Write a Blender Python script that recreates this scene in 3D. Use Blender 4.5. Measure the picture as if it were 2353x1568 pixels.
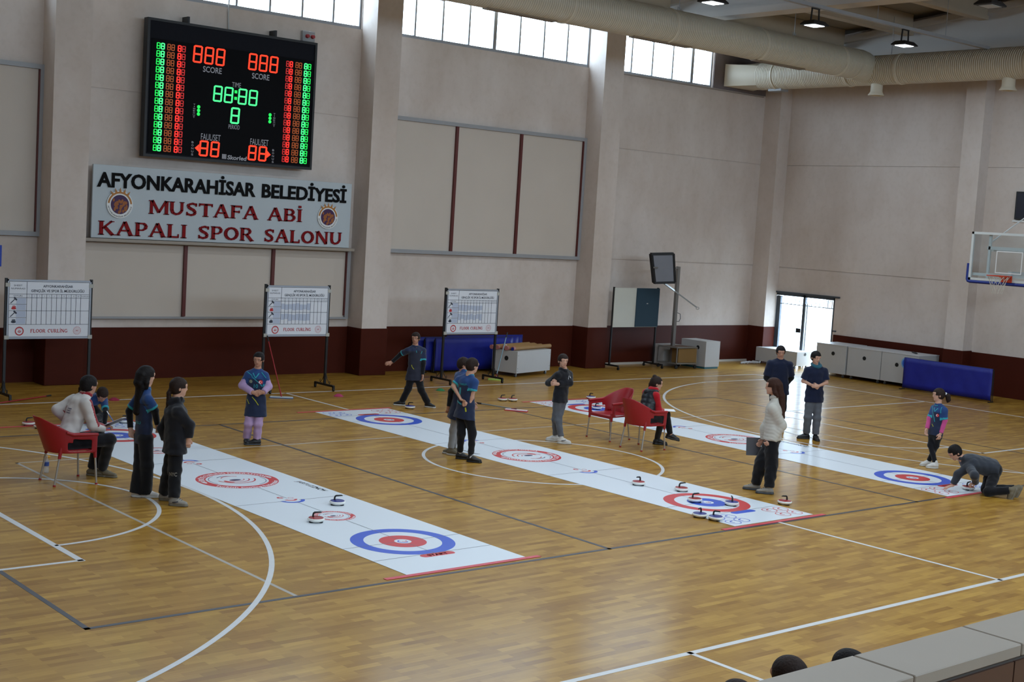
import bpy, bmesh, math, random
import numpy as np
from mathutils import Vector, Matrix
from mathutils.bvhtree import BVHTree
for _o in list(bpy.data.objects): bpy.data.objects.remove(_o)
SC = bpy.context.scene
COL = SC.collection
# ------------------------------------------------------------------ camera
PW, PH = 2353.0, 1568.0
F_PX = 3102.5
CP = np.array([-4.497, -10.409, 3.537]); YAW, PIT, ROL = .7071, .0874, .0615
def _axes():
    cy, sy, cp, sp = math.cos(YAW), math.sin(YAW), math.cos(PIT), math.sin(PIT)
    f = np.array([sy*cp, cy*cp, -sp]); r = np.array([cy, -sy, 0.]); u = np.cross(r, f)
    return math.cos(ROL)*r+math.sin(ROL)*u, -math.sin(ROL)*r+math.cos(ROL)*u, f
AR, AU, AF = _axes()
cam_d = bpy.data.cameras.new('camera'); cam = bpy.data.objects.new('camera', cam_d); COL.objects.link(cam)
cam_d.sensor_width = 36; cam_d.lens = 36*F_PX/PW; cam_d.clip_end = 300; cam_d.clip_start = .05
cam.matrix_world = Matrix(((AR[0], AU[0], -AF[0], CP[0]), (AR[1], AU[1], -AF[1], CP[1]), (AR[2], AU[2], -AF[2], CP[2]), (0, 0, 0, 1)))
SC.camera = cam
# ------------------------------------------------------------------ view, world, daylight
vs = SC.view_settings
vs.view_transform = 'Standard'; vs.look = 'None'; vs.gamma = 1; vs.use_curve_mapping = False
vs.exposure = 0.12
SC.display_settings.display_device = 'sRGB'
cyc = SC.cycles
cyc.use_denoising = True
cyc.max_bounces = 7; cyc.diffuse_bounces = 4; cyc.glossy_bounces = 3; cyc.transmission_bounces = 3; cyc.transparent_max_bounces = 8
cyc.caustics_reflective = False; cyc.caustics_refractive = False
cyc.sample_clamp_indirect = 6
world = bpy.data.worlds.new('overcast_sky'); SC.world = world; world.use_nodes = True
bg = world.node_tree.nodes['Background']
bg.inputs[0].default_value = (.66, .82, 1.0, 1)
# overcast sky, brightened towards the door side (+x) to send more light in by the door
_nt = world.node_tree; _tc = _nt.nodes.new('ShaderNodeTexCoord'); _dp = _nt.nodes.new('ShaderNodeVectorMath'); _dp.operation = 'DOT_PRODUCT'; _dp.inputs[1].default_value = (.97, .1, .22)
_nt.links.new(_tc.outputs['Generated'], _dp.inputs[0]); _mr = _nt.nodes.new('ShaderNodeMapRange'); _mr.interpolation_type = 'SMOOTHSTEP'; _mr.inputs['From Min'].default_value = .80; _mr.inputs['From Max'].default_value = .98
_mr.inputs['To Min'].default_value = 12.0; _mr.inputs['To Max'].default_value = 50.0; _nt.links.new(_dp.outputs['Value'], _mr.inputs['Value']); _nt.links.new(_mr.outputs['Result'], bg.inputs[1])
def portal(loc, rot, sx, sy):
    L = bpy.data.lights.new('daylight_portal', 'AREA'); L.shape = 'RECTANGLE'; L.size = sx; L.size_y = sy
    L.cycles.is_portal = True
    o = bpy.data.objects.new('daylight_portal', L); COL.objects.link(o); o.location = loc; o.rotation_euler = rot
# rays from pixels of the photograph (used to find where a thing stands)
def ray(px, py): return AF+AR*(px-PW/2)/F_PX-AU*(py-PH/2)/F_PX
def onZ(px, py, z=0.):
    d = ray(px, py); return CP+(z-CP[2])/d[2]*d
def onY(px, py, y):
    d = ray(px, py); return CP+(y-CP[1])/d[1]*d
def onX(px, py, x):
    d = ray(px, py); return CP+(x-CP[0])/d[0]*d
FH = np.array([math.sin(YAW), math.cos(YAW), 0.]); RH = np.array([math.cos(YAW), -math.sin(YAW), 0.])
def at(px, py, base, dd=0.):
    d = ray(px, py); t = ((np.asarray(base)+FH*dd-CP)@FH)/(d@FH); return CP+t*d
# ------------------------------------------------------------------ helpers
def lin(r, g=None, b=None):
    if g is None: r, g, b = r
    f = lambda c: (c/255/12.92 if c/255 <= .04045 else ((c/255+.055)/1.055)**2.4)
    return (f(r), f(g), f(b), 1)
MATS = {}
def mat(name, rgb=(128, 128, 128), rough=.6, metal=0., spec=.5, emit=None, es=1., noise=None, bump=None, coat=0., alpha=None, sheen=0.):
    """procedural principled material; noise=(scale, amount) varies the tone, bump=(scale, strength)"""
    if name in MATS: return MATS[name]
    m = bpy.data.materials.new(name); m.use_nodes = True; nt = m.node_tree; b = nt.nodes['Principled BSDF']
    b.inputs['Base Color'].default_value = lin(rgb); b.inputs['Roughness'].default_value = rough
    b.inputs['Metallic'].default_value = metal; b.inputs['Specular IOR Level'].default_value = spec
    b.inputs['Coat Weight'].default_value = coat; b.inputs['Coat Roughness'].default_value = .12
    if sheen: b.inputs['Sheen Weight'].default_value = sheen
    if alpha is not None: b.inputs['Alpha'].default_value = alpha
    if emit: b.inputs['Emission Color'].default_value = lin(emit); b.inputs['Emission Strength'].default_value = es
    tc = nt.nodes.new('ShaderNodeTexCoord')
    if noise:
        n = nt.nodes.new('ShaderNodeTexNoise'); n.inputs['Scale'].default_value = noise[0]; n.inputs['Detail'].default_value = 4
        nt.links.new(tc.outputs['Object'], n.inputs['Vector'])
        mx = nt.nodes.new('ShaderNodeMix'); mx.data_type = 'RGBA'
        c = lin(rgb); k = noise[1]
        mx.inputs['A'].default_value = (c[0]*(1-k), c[1]*(1-k), c[2]*(1-k), 1); mx.inputs['B'].default_value = (min(1, c[0]*(1+k)), min(1, c[1]*(1+k)), min(1, c[2]*(1+k)), 1)
        nt.links.new(n.outputs['Fac'], mx.inputs['Factor']); nt.links.new(mx.outputs['Result'], b.inputs['Base Color'])
    if bump:
        n2 = nt.nodes.new('ShaderNodeTexNoise'); n2.inputs['Scale'].default_value = bump[0]; n2.inputs['Detail'].default_value = 3
        nt.links.new(tc.outputs['Object'], n2.inputs['Vector'])
        bp = nt.nodes.new('ShaderNodeBump'); bp.inputs['Strength'].default_value = bump[1]; bp.inputs['Distance'].default_value = .01
        nt.links.new(n2.outputs['Fac'], bp.inputs['Height']); nt.links.new(bp.outputs['Normal'], b.inputs['Normal'])
    MATS[name] = m; return m
def link(name, me, mats, parent=None, loc=None, smooth=False):
    o = bpy.data.objects.new(name, me); COL.objects.link(o)
    for m in (mats if isinstance(mats, (list, tuple)) else [mats]): me.materials.append(m)
    if smooth: me.polygons.foreach_set('use_smooth', [True]*len(me.polygons))
    if loc is not None: o.location = loc
    if parent is not None: o.parent = parent
    return o
class MB:
    """collects shapes and builds them as ONE mesh"""
    def __init__(s, M=None): s.v = []; s.f = []; s.mi = []; s.M = M; s.k = 0
    def add(s, vs_, fs_):
        n = len(s.v)
        for p in vs_:
            p = Vector(p); s.v.append(tuple(s.M @ p) if s.M else tuple(p))
        for f in fs_: s.f.append(tuple(i+n for i in f)); s.mi.append(s.k)
        return s
    def box(s, x0, y0, z0, x1, y1, z1, bev=0.):
        if x1 < x0: x0, x1 = x1, x0
        if y1 < y0: y0, y1 = y1, y0
        if z1 < z0: z0, z1 = z1, z0
        if bev > 0:
            b = min(bev, (x1-x0)/2.01, (y1-y0)/2.01, (z1-z0)/2.01)
            V = []
            for z, i in ((z0, b), (z0+b, 0), (z1-b, 0), (z1, b)):
                V += [(x0+i, y0+b, z), (x0+b, y0+i, z), (x1-b, y0+i, z), (x1-i, y0+b, z), (x1-i, y1-b, z), (x1-b, y1-i, z), (x0+b, y1-i, z), (x0+i, y1-b, z)]
            Fs = [tuple(range(7, -1, -1)), tuple(range(24, 32))]
            for l in range(3):
                for i in range(8): Fs.append((l*8+i, l*8+(i+1) % 8, l*8+8+(i+1) % 8, l*8+8+i))
            return s.add(V, Fs)
        V = [(x0, y0, z0), (x1, y0, z0), (x1, y1, z0), (x0, y1, z0), (x0, y0, z1), (x1, y0, z1), (x1, y1, z1), (x0, y1, z1)]
        return s.add(V, [(3, 2, 1, 0), (4, 5, 6, 7), (0, 1, 5, 4), (1, 2, 6, 5), (2, 3, 7, 6), (3, 0, 4, 7)])
    def cbox(s, c, d, bev=0.): return s.box(c[0]-d[0]/2, c[1]-d[1]/2, c[2]-d[2]/2, c[0]+d[0]/2, c[1]+d[1]/2, c[2]+d[2]/2, bev)
    def tube(s, pts, r, n=10, caps=True, closed=False):
        pts = [Vector(p) for p in pts]; N = len(pts); rs = r if isinstance(r, (list, tuple)) else [r]*N
        V = []; up = None
        for i, p in enumerate(pts):
            if closed: t = (pts[(i+1) % N]-pts[i-1])
            else: t = pts[min(i+1, N-1)]-pts[max(i-1, 0)]
            t.normalize()
            if up is None: up = Vector((0, 0, 1)) if abs(t.z) < .9 else Vector((1, 0, 0))
            a = t.cross(up).normalized(); b = a.cross(t).normalized(); up = b
            for j in range(n):
                q = 2*math.pi*j/n; V.append(p+(a*math.cos(q)+b*math.sin(q))*rs[i])
        Fs = []
        for i in range(N if closed else N-1):
            for j in range(n):
                k = (i+1) % N; Fs.append((i*n+j, i*n+(j+1) % n, k*n+(j+1) % n, k*n+j))
        if caps and not closed: Fs += [tuple(range(n-1, -1, -1)), tuple(range((N-1)*n, N*n))]
        return s.add(V, Fs)
    def bar(s, p, q, w, h):
        """square section bar from p to q"""
        p, q = Vector(p), Vector(q); t = (q-p).normalized(); up = Vector((0, 0, 1)) if abs(t.z) < .95 else Vector((0, 1, 0))
        a = t.cross(up).normalized(); b = a.cross(t).normalized(); a *= w/2; b *= h/2
        V = [p-a-b, p+a-b, p+a+b, p-a+b, q-a-b, q+a-b, q+a+b, q-a+b]
        return s.add(V, [(3, 2, 1, 0), (4, 5, 6, 7), (0, 1, 5, 4), (1, 2, 6, 5), (2, 3, 7, 6), (3, 0, 4, 7)])
    def lathe(s, prof, n=24, c=(0, 0, 0), sx=1., sy=1.):
        V = []; Fs = []
        for r, z in prof:
            for j in range(n):
                q = 2*math.pi*j/n; V.append((c[0]+r*sx*math.cos(q), c[1]+r*sy*math.sin(q), c[2]+z))
        for i in range(len(prof)-1):
            for j in range(n): Fs.append((i*n+j, i*n+(j+1) % n, (i+1)*n+(j+1) % n, (i+1)*n+j))
        if prof[0][0] > 1e-5: Fs.append(tuple(range(n-1, -1, -1)))
        if prof[-1][0] > 1e-5: Fs.append(tuple(range((len(prof)-1)*n, len(prof)*n)))
        return s.add(V, Fs)
    def poly(s, P, z0, z1):
        """prism of a 2D outline (counter-clockwise) between z0 and z1"""
        n = len(P); V = [(x, y, z0) for x, y in P]+[(x, y, z1) for x, y in P]
        return s.add(V, [tuple(range(n-1, -1, -1)), tuple(range(n, 2*n))]+[(i, (i+1) % n, n+(i+1) % n, n+i) for i in range(n)])
    def ring(s, cx, cy, r0, r1, z, n=64, a0=0., a1=360., h=.0006):
        """flat ring sector (print) of thickness h on top of z"""
        full = a1-a0 >= 359.9; m = n if full else n+1; V = []; Fs = []
        for i in range(m):
            q = math.radians(a0+(a1-a0)*i/n); c_, s_ = math.cos(q), math.sin(q)
            V += [(cx+r0*c_, cy+r0*s_, z), (cx+r1*c_, cy+r1*s_, z), (cx+r1*c_, cy+r1*s_, z+h), (cx+r0*c_, cy+r0*s_, z+h)]
        for i in range(n):
            j = (i+1) % m; a, b = i*4, j*4
            Fs += [(a+3, a+2, b+2, b+3), (a+1, b+1, b+2, a+2), (a, a+3, b+3, b)]
        return s.add(V, Fs)
    def mesh(s, name='m'):
        me = bpy.data.meshes.new(name); me.from_pydata(s.v, [], s.f); me.polygons.foreach_set('material_index', s.mi); me.update(); return me
    def build(s, name, mats, parent=None, loc=None, smooth=False):
        o = link(name, s.mesh(name), mats, parent, loc)
        if smooth:
            me = o.data; me.polygons.foreach_set('use_smooth', [True]*len(me.polygons))
            me.set_sharp_from_angle(angle=math.radians(38))
        return o
def tag(o, label=None, cat=None, group=None, kind=None):
    if label: o['label'] = label
    if cat: o['category'] = cat
    if group: o['group'] = group
    if kind: o['kind'] = kind
    return o
def thing(name, label, cat, loc=(0, 0, 0), rz=0., group=None):
    o = bpy.data.objects.new(name, None); COL.objects.link(o); o.empty_display_size = .1
    o.location = loc; o.rotation_euler = (0, 0, rz); tag(o, label, cat, group); return o
def struct(name, mb, m, parent=None, smooth=False):
    o = mb.build(name, m, parent, smooth=smooth)
    if parent is None: o['kind'] = 'structure'
    return o
def copy_tree(o, parent=None):
    c = o.copy(); COL.objects.link(c)
    if parent is not None: c.parent = parent
    for ch in [x for x in CHILD.get(o.name, [])]: copy_tree(ch, c)
    return c
CHILD = {}
def index_children():
    CHILD.clear()
    for x in bpy.data.objects:
        if x.parent: CHILD.setdefault(x.parent.name, []).append(x)
# text -------------------------------------------------------------
_T = {}
def text2d(s, bold=0., res=3):
    """vertices and faces of a line of writing, lower left at 0, 0, capital height about .7"""
    k = (s, bold, res)
    if k in _T: return _T[k]
    cu = bpy.data.curves.new('t', 'FONT'); cu.body = s; cu.size = 1; cu.offset = bold; cu.resolution_u = res; cu.fill_mode = 'FRONT'
    o = bpy.data.objects.new('t', cu); COL.objects.link(o); dg = bpy.context.evaluated_depsgraph_get()
    me = bpy.data.meshes.new_from_object(o.evaluated_get(dg)); V = [tuple(v.co)[:2] for v in me.vertices]; Fs = [tuple(p.vertices) for p in me.polygons]
    bpy.data.objects.remove(o); bpy.data.curves.remove(cu); bpy.data.meshes.remove(me)
    x0 = min(v[0] for v in V); y0 = min(v[1] for v in V); V = [(x-x0, y) for x, y in V]
    _T[k] = (V, Fs, max(v[0] for v in V), max(v[1] for v in V)); return _T[k]
def put_text(mb, s, w, h, M, bold=0., depth=0., cap=.72, res=3):
    """writes s into mb: w wide (None: natural), capitals h high; M maps (x, y, 0) to space; centred on x"""
    V, Fs, tw, th = text2d(s, bold, res); ky = h/cap; kx = (w/tw) if w else ky
    P = [M @ Vector(((x-tw/2)*kx, y*ky, depth)) for x, y in V]
    Fs2 = list(Fs)
    if depth:
        n = len(V); P += [M @ Vector(((x-tw/2)*kx, y*ky, 0)) for x, y in V]; ed = {}
        for f in Fs:
            for i in range(len(f)):
                a, b = f[i], f[(i+1) % len(f)]
                if (b, a) in ed: del ed[(b, a)]
                else: ed[(a, b)] = 1
        Fs2 += [(b, a, a+n, b+n) for a, b in ed]
    sM, mb.M = mb.M, None; mb.add(P, Fs2); mb.M = sM
def arc_text(mb, s, cx, cy, r, h, a_mid, span, z, inward=False, bold=.02, hh=.0):
    """writing bent along a circle; a_mid middle angle in degrees; inward: letters stand on the inside (bottom arcs)"""
    V, Fs, tw, th = text2d(s, bold, 2); ky = h/.72; P = []
    for x, y in V:
        t = (x/tw-.5)*span
        if inward: q = math.radians(a_mid+t); rr = r-y*ky
        else: q = math.radians(a_mid-t); rr = r+y*ky
        P.append((cx+rr*math.cos(q), cy+rr*math.sin(q), z))
    mb.add(P, Fs)
FRONT = lambda x, y, z: Matrix(((1, 0, 0, x), (0, 0, -1, y), (0, 1, 0, z), (0, 0, 0, 1)))   # writing on a face that looks towards -y
# serif capitals drawn from strokes (for the red sign letters) -------
SER = {
 'M': (1.15, [(0.10, 0, .10, 1, .17), (.14, 1, .575, .12, .17), (1.01, 1, .575, .12, .13), (1.05, 0, 1.05, 1, .20)], [(.10, 0, .32), (.07, 1, .26), (1.05, 0, .34), (1.07, 1, .28)]),
 'U': (1.0, [(.18, 1, .18, .35, .20), (.82, 1, .82, .35, .16), (.18, .38, .26, .14, .20), (.26, .16, .46, .07, .16), (.44, .07, .64, .12, .15), (.64, .12, .8, .3, .16), (.8, .3, .82, .4, .16)], [(.18, 1, .34), (.82, 1, .3)]),
 'S': (.78, [(.68, .86, .45, .94, .14), (.47, .94, .22, .86, .15), (.2, .87, .14, .7, .17), (.15, .71, .3, .56, .19), (.28, .58, .54, .44, .2), (.52, .45, .64, .28, .19), (.64, .3, .56, .12, .17), (.57, .13, .34, .06, .15), (.36, .06, .1, .16, .14), (.1, .04, .1, .3, .08), (.68, .72, .68, .97, .08)], []),
 'T': (.95, [(.475, 0, .475, .95, .21), (.06, .92, .89, .92, .14), (.06, .75, .06, .99, .07), (.89, .75, .89, .99, .07)], [(.475, 0, .38)]),
 'A': (1.05, [(.10, 0, .50, 1, .12), (.50, 1, .90, 0, .22), (.28, .36, .76, .36, .11)], [(.12, 0, .28), (.90, 0, .32)]),
 'F': (.82, [(.18, 0, .18, 1, .21), (.18, .93, .74, .93, .14), (.18, .52, .6, .52, .12), (.74, .74, .74, .99, .07), (.6, .42, .6, .62, .07)], [(.18, 0, .36), (.12, 1, .2)]),
 'B': (.88, [(.18, 0, .18, 1, .21), (.18, .94, .56, .94, .11), (.54, .93, .7, .8, .16), (.7, .82, .66, .62, .18), (.68, .64, .52, .53, .13), (.18, .52, .56, .52, .1), (.56, .52, .76, .4, .15), (.75, .42, .76, .2, .19), (.76, .22, .6, .06, .15), (.62, .055, .18, .055, .11)], [(.12, 0, .2), (.12, 1, .2)]),
 'I': (.42, [(.21, 0, .21, 1, .2)], [(.21, 0, .36), (.21, 1, .36)]),
 'K': (1.0, [(.18, 0, .18, 1, .21), (.24, .45, .80, 1, .12), (.38, .58, .86, 0, .2)], [(.18, 0, .34), (.18, 1, .34), (.80, 1, .28), (.88, 0, .26)]),
 'P': (.82, [(.18, 0, .18, 1, .21), (.18, .94, .56, .94, .11), (.54, .94, .7, .8, .16), (.7, .82, .66, .56, .18), (.68, .58, .5, .46, .13), (.18, .45, .52, .45, .1)], [(.18, 0, .36), (.12, 1, .2)]),
 'L': (.80, [(.18, 0, .18, 1, .21), (.18, .06, .72, .06, .13), (.72, 0, .72, .28, .07)], [(.18, 1, .36), (.1, 0, .16)]),
 'O': (1.02, [(.51+.39*math.cos(q*math.pi/8), .5+.43*math.sin(q*math.pi/8), .51+.39*math.cos((q+1.15)*math.pi/8), .5+.43*math.sin((q+1.15)*math.pi/8), .13+.075*abs(math.cos((q+.5)*math.pi/8))) for q in range(16)], []),
 'R': (.98, [(.18, 0, .18, 1, .21), (.18, .94, .56, .94, .11), (.54, .94, .7, .8, .16), (.7, .82, .66, .6, .18), (.68, .62, .5, .5, .13), (.18, .49, .52, .49, .1), (.46, .5, .84, 0, .2)], [(.18, 0, .34), (.12, 1, .2), (.86, 0, .24)]),
 'N': (1.08, [(.17, 0, .17, 1, .13), (.2, 1, .88, .04, .21), (.9, 0, .9, 1, .13)], [(.17, 0, .3), (.14, 1, .24), (.9, 1, .3)]),
 'C': (.92, [(.5+.38*math.cos(q*math.pi/8), .5+.43*math.sin(q*math.pi/8), .5+.38*math.cos((q+1.15)*math.pi/8), .5+.43*math.sin((q+1.15)*math.pi/8), .13+.075*abs(math.cos((q+.5)*math.pi/8))) for q in range(2, 13)]+[(.8, .62, .8, .98, .07)], []),
 'G': (1.0, [(.5+.38*math.cos(q*math.pi/8), .5+.43*math.sin(q*math.pi/8), .5+.38*math.cos((q+1.15)*math.pi/8), .5+.43*math.sin((q+1.15)*math.pi/8), .13+.075*abs(math.cos((q+.5)*math.pi/8))) for q in range(2, 14)]+[(.84, .06, .84, .42, .18), (.8, .62, .8, .98, .07)], [(.84, .44, .3)]),
}
def serif_text(mb, s, x0, x1, z0, h, M, depth):
    """serif capitals from x0 to x1 (İ gets its dot); M maps (x, y, 0) to space"""
    W = 0; lay = []
    for c in s:
        if c == ' ': W += .55; continue
        g = SER['I' if c == 'İ' else c]; lay.append((c, W)); W += g[0]+.06
    kx = (x1-x0)/W
    def quad(ax, ay, bx, by, w, off):
        dx, dy = (bx-ax), (by-ay); L = math.hypot(dx, dy) or 1; nx, ny = -dy/L*w/2, dx/L*w/2
        P = [(ax+nx, ay+ny), (ax-nx, ay-ny), (bx-nx, by-ny), (bx+nx, by+ny)]
        P = [(x0+(off+p[0])*kx, z0+p[1]*h) for p in P]
        A = [M @ Vector((p[0], p[1], depth)) for p in P]+[M @ Vector((p[0], p[1], 0)) for p in P]
        mb.add(A, [(0, 1, 2, 3), (7, 6, 5, 4), (0, 4, 5, 1), (1, 5, 6, 2), (2, 6, 7, 3), (3, 7, 4, 0)])
    for c, off in lay:
        w, st, se = SER['I' if c == 'İ' else c]
        for a in st: quad(*a, off)
        for x, y, sw in se: quad(x-sw/2, .03 if y == 0 else (.97 if y == 1 else y), x+sw/2, .03 if y == 0 else (.97 if y == 1 else y), .06, off)
        if c == 'İ': quad(.21, 1.1, .21, 1.28, .19, off)
# ================================================================== materials of the hall
def wall_mat():
    m = mat('plaster', (205, 193, 183), .85)
    nt = m.node_tree; b = nt.nodes['Principled BSDF']; tc = nt.nodes.new('ShaderNodeTexCoord')
    n1 = nt.nodes.new('ShaderNodeTexNoise'); n1.inputs['Scale'].default_value = .55; n1.inputs['Detail'].default_value = 5; n1.inputs['Roughness'].default_value = .6
    n2 = nt.nodes.new('ShaderNodeTexNoise'); n2.inputs['Scale'].default_value = 9; n2.inputs['Detail'].default_value = 6
    mp = nt.nodes.new('ShaderNodeMapping'); mp.inputs['Scale'].default_value = (1, 1, .55)
    nt.links.new(tc.outputs['Object'], mp.inputs['Vector']); nt.links.new(mp.outputs['Vector'], n1.inputs['Vector']); nt.links.new(tc.outputs['Object'], n2.inputs['Vector'])
    cr = nt.nodes.new('ShaderNodeValToRGB'); cr.color_ramp.elements[0].position = .3; cr.color_ramp.elements[0].color = lin(190, 174, 162)
    cr.color_ramp.elements[1].position = .62; cr.color_ramp.elements[1].color = lin(211, 199, 191)
    nt.links.new(n1.outputs['Fac'], cr.inputs['Fac'])
    mx = nt.nodes.new('ShaderNodeMix'); mx.data_type = 'RGBA'; mx.blend_type = 'MULTIPLY'; mx.inputs['Factor'].default_value = .25
    cr2 = nt.nodes.new('ShaderNodeValToRGB'); cr2.color_ramp.elements[0].position = .35; cr2.color_ramp.elements[0].color = (.86, .84, .80, 1); cr2.color_ramp.elements[1].position = .5; cr2.color_ramp.elements[1].color = (1, 1, 1, 1)
    nt.links.new(n2.outputs['Fac'], cr2.inputs['Fac']); nt.links.new(cr.outputs['Color'], mx.inputs['A']); nt.links.new(cr2.outputs['Color'], mx.inputs['B'])
    nt.links.new(mx.outputs['Result'], b.inputs['Base Color'])
    bp = nt.nodes.new('ShaderNodeBump'); bp.inputs['Strength'].default_value = .15; bp.inputs['Distance'].default_value = .01
    nt.links.new(n2.outputs['Fac'], bp.inputs['Height']); nt.links.new(bp.outputs['Normal'], b.inputs['Normal'])
    return m
def floor_mat():
    m = mat('sports_parquet', (170, 125, 70), .25)
    nt = m.node_tree; b = nt.nodes['Principled BSDF']; N = nt.nodes.new; L = nt.links.new
    tc = N('ShaderNodeTexCoord')
    def brick(w, h, off, c1, c2, sx=0.):
        mp = N('ShaderNodeMapping'); mp.inputs['Location'].default_value = (sx, 0, 0); L(tc.outputs['Object'], mp.inputs['Vector'])
        k = N('ShaderNodeTexBrick'); k.inputs['Scale'].default_value = 1; k.inputs['Brick Width'].default_value = w; k.inputs['Row Height'].default_value = h
        k.inputs['Mortar Size'].default_value = .0; k.inputs['Bias'].default_value = 0; k.offset = off; k.offset_frequency = 2; k.squash = 1
        k.inputs['Color1'].default_value = c1; k.inputs['Color2'].default_value = c2; k.inputs['Mortar'].default_value = c1
        L(mp.outputs['Vector'], k.inputs['Vector']); return k
    a = brick(.44, .075, .37, lin(158, 116, 42), lin(188, 147, 64)); a2 = brick(.29, .075, .61, (.86, .80, .74, 1), (1.04, 1.03, 1.0, 1), .13)
    a3 = brick(1.4, .225, .43, (.92, .9, .86, 1), (1.0, 1.0, 1.0, 1), .3)
    gr = N('ShaderNodeTexNoise'); gr.inputs['Scale'].default_value = 30; gr.inputs['Detail'].default_value = 3
    mp = N('ShaderNodeMapping'); mp.inputs['Scale'].default_value = (.12, 1.6, 1); L(tc.outputs['Object'], mp.inputs['Vector']); L(mp.outputs['Vector'], gr.inputs['Vector'])
    crg = N('ShaderNodeValToRGB'); crg.color_ramp.elements[0].color = (.86, .84, .8, 1); crg.color_ramp.elements[0].position = .3; crg.color_ramp.elements[1].color = (1, 1, 1, 1); crg.color_ramp.elements[1].position = .65
    L(gr.outputs['Fac'], crg.inputs['Fac'])
    def mul(x, y, f=1.):
        k = N('ShaderNodeMix'); k.data_type = 'RGBA'; k.blend_type = 'MULTIPLY'; k.inputs['Factor'].default_value = f; L(x, k.inputs['A']); L(y, k.inputs['B']); return k.outputs['Result']
    c = mul(mul(mul(a.outputs['Color'], a2.outputs['Color']), a3.outputs['Color']), crg.outputs['Color'])
    L(c, b.inputs['Base Color'])
    b.inputs['Roughness'].default_value = .5; b.inputs['Specular IOR Level'].default_value = .12
    b.inputs['Coat Weight'].default_value = .45; b.inputs['Coat Roughness'].default_value = .19; b.inputs['Coat IOR'].default_value = 1.38
    bn = N('ShaderNodeTexNoise'); bn.inputs['Scale'].default_value = 3.2; bn.inputs['Detail'].default_value = 2
    mp2 = N('ShaderNodeMapping'); mp2.inputs['Scale'].default_value = (.5, 2.5, 1); L(tc.outputs['Object'], mp2.inputs['Vector']); L(mp2.outputs['Vector'], bn.inputs['Vector'])
    bp = N('ShaderNodeBump'); bp.inputs['Strength'].default_value = .06; bp.inputs['Distance'].default_value = .01; L(bn.outputs['Fac'], bp.inputs['Height']); L(bp.outputs['Normal'], b.inputs['Coat Normal'])
    return m
M_wall = wall_mat(); M_floor = floor_mat()
M_brown = mat('brown_wainscot', (70, 28, 18), .55, spec=.08, noise=(2.5, .12), bump=(30, .1))
M_white = mat('white_line_paint', (208, 208, 208), .4, noise=(14, .08))
M_black = mat('dark_line_paint', (52, 48, 52), .4, noise=(20, .25))
M_grey = mat('grey_line_tape', (168, 160, 150), .45)
M_redtape = mat('red_tape', (205, 60, 72), .4, noise=(20, .1))
M_winfr = mat('window_frame_paint', (150, 152, 158), .5)
M_concrete = mat('painted_concrete', (196, 190, 184), .8, noise=(1.2, .07))
M_purlin = mat('beige_concrete', (178, 162, 140), .8, noise=(1.5, .1))
M_roof = mat('roof_panel', (150, 138, 122), .7, noise=(1, .1))
M_alu = mat('grey_trim_paint', (150, 150, 152), .5, noise=(6, .06))
M_strip = mat('dark_red_strip', (88, 30, 26), .5)
M_tile = mat('beige_stone_tile', (150, 138, 124), .45, noise=(3, .06))
M_tileb = mat('brown_stone_tile', (84, 58, 46), .4, noise=(3, .1))
def glass():
    m = bpy.data.materials.new('window_glass'); m.use_nodes = True; nt = m.node_tree; nt.nodes.clear()
    o = nt.nodes.new('ShaderNodeOutputMaterial'); t = nt.nodes.new('ShaderNodeBsdfTransparent'); t.inputs[0].default_value = (.93, .96, .97, 1)
    g = nt.nodes.new('ShaderNodeBsdfGlossy'); g.inputs['Roughness'].default_value = .05; mx = nt.nodes.new('ShaderNodeMixShader'); mx.inputs[0].default_value = .06
    nt.links.new(t.outputs[0], mx.inputs[1]); nt.links.new(g.outputs[0], mx.inputs[2]); nt.links.new(mx.outputs[0], o.inputs[0]); return m
M_glass = glass()
# ================================================================== hall: walls, floor, roof
XL, XR, YN, YF, WT = -8.2, 26.2, -16.0, 14.6, .3      # inner faces of the four walls
ZW0, ZW1 = 7.5, 8.75                                  # clerestory windows
PX = [(-1.75, -1.1), (5.08, 5.78), (12.06, 12.72), (18.86, 19.52)]; PY = 14.03
fl = struct('floor', MB().box(XL-WT, YN-WT, -.2, XR+WT, YF+WT, 0), M_floor)
def lines(name, segs, m, z=.001, arcs=()):
    mb = MB()
    for x0, y0, x1, y1, w in segs:
        d = Vector((x1-x0, y1-y0)); n = Vector((-d.y, d.x)).normalized()*w/2; e = d.normalized()*w/2
        P = [(x0-e.x-n.x, y0-e.y-n.y), (x1+e.x-n.x, y1+e.y-n.y), (x1+e.x+n.x, y1+e.y+n.y), (x0-e.x+n.x, y0-e.y+n.y)]
        mb.poly(P, 0, z)
    for cx, cy, r, a0, a1, w in arcs: mb.ring(cx, cy, r-w/2, r+w/2, z-.0006, 96, a0, a1)
    return mb.build(name, m, fl)
LW = .05
lines('badminton_lines', [(2, 0, 2, 7.02, .04), (2, 7.02, 16, 7.02, .04), (16, 7.02, 16, 0, .04)], M_grey, .0010)
lines('volleyball_lines', [(0, 0, 18, 0, LW), (0, 9, 18, 9, LW), (0, 0, 0, 9, LW), (18, 0, 18, 9, LW), (6, 0, 6, 9, LW), (12, 0, 12, 9, LW)], M_black, .0016)
a3 = math.degrees(math.asin(6.6/6.75))
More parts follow.
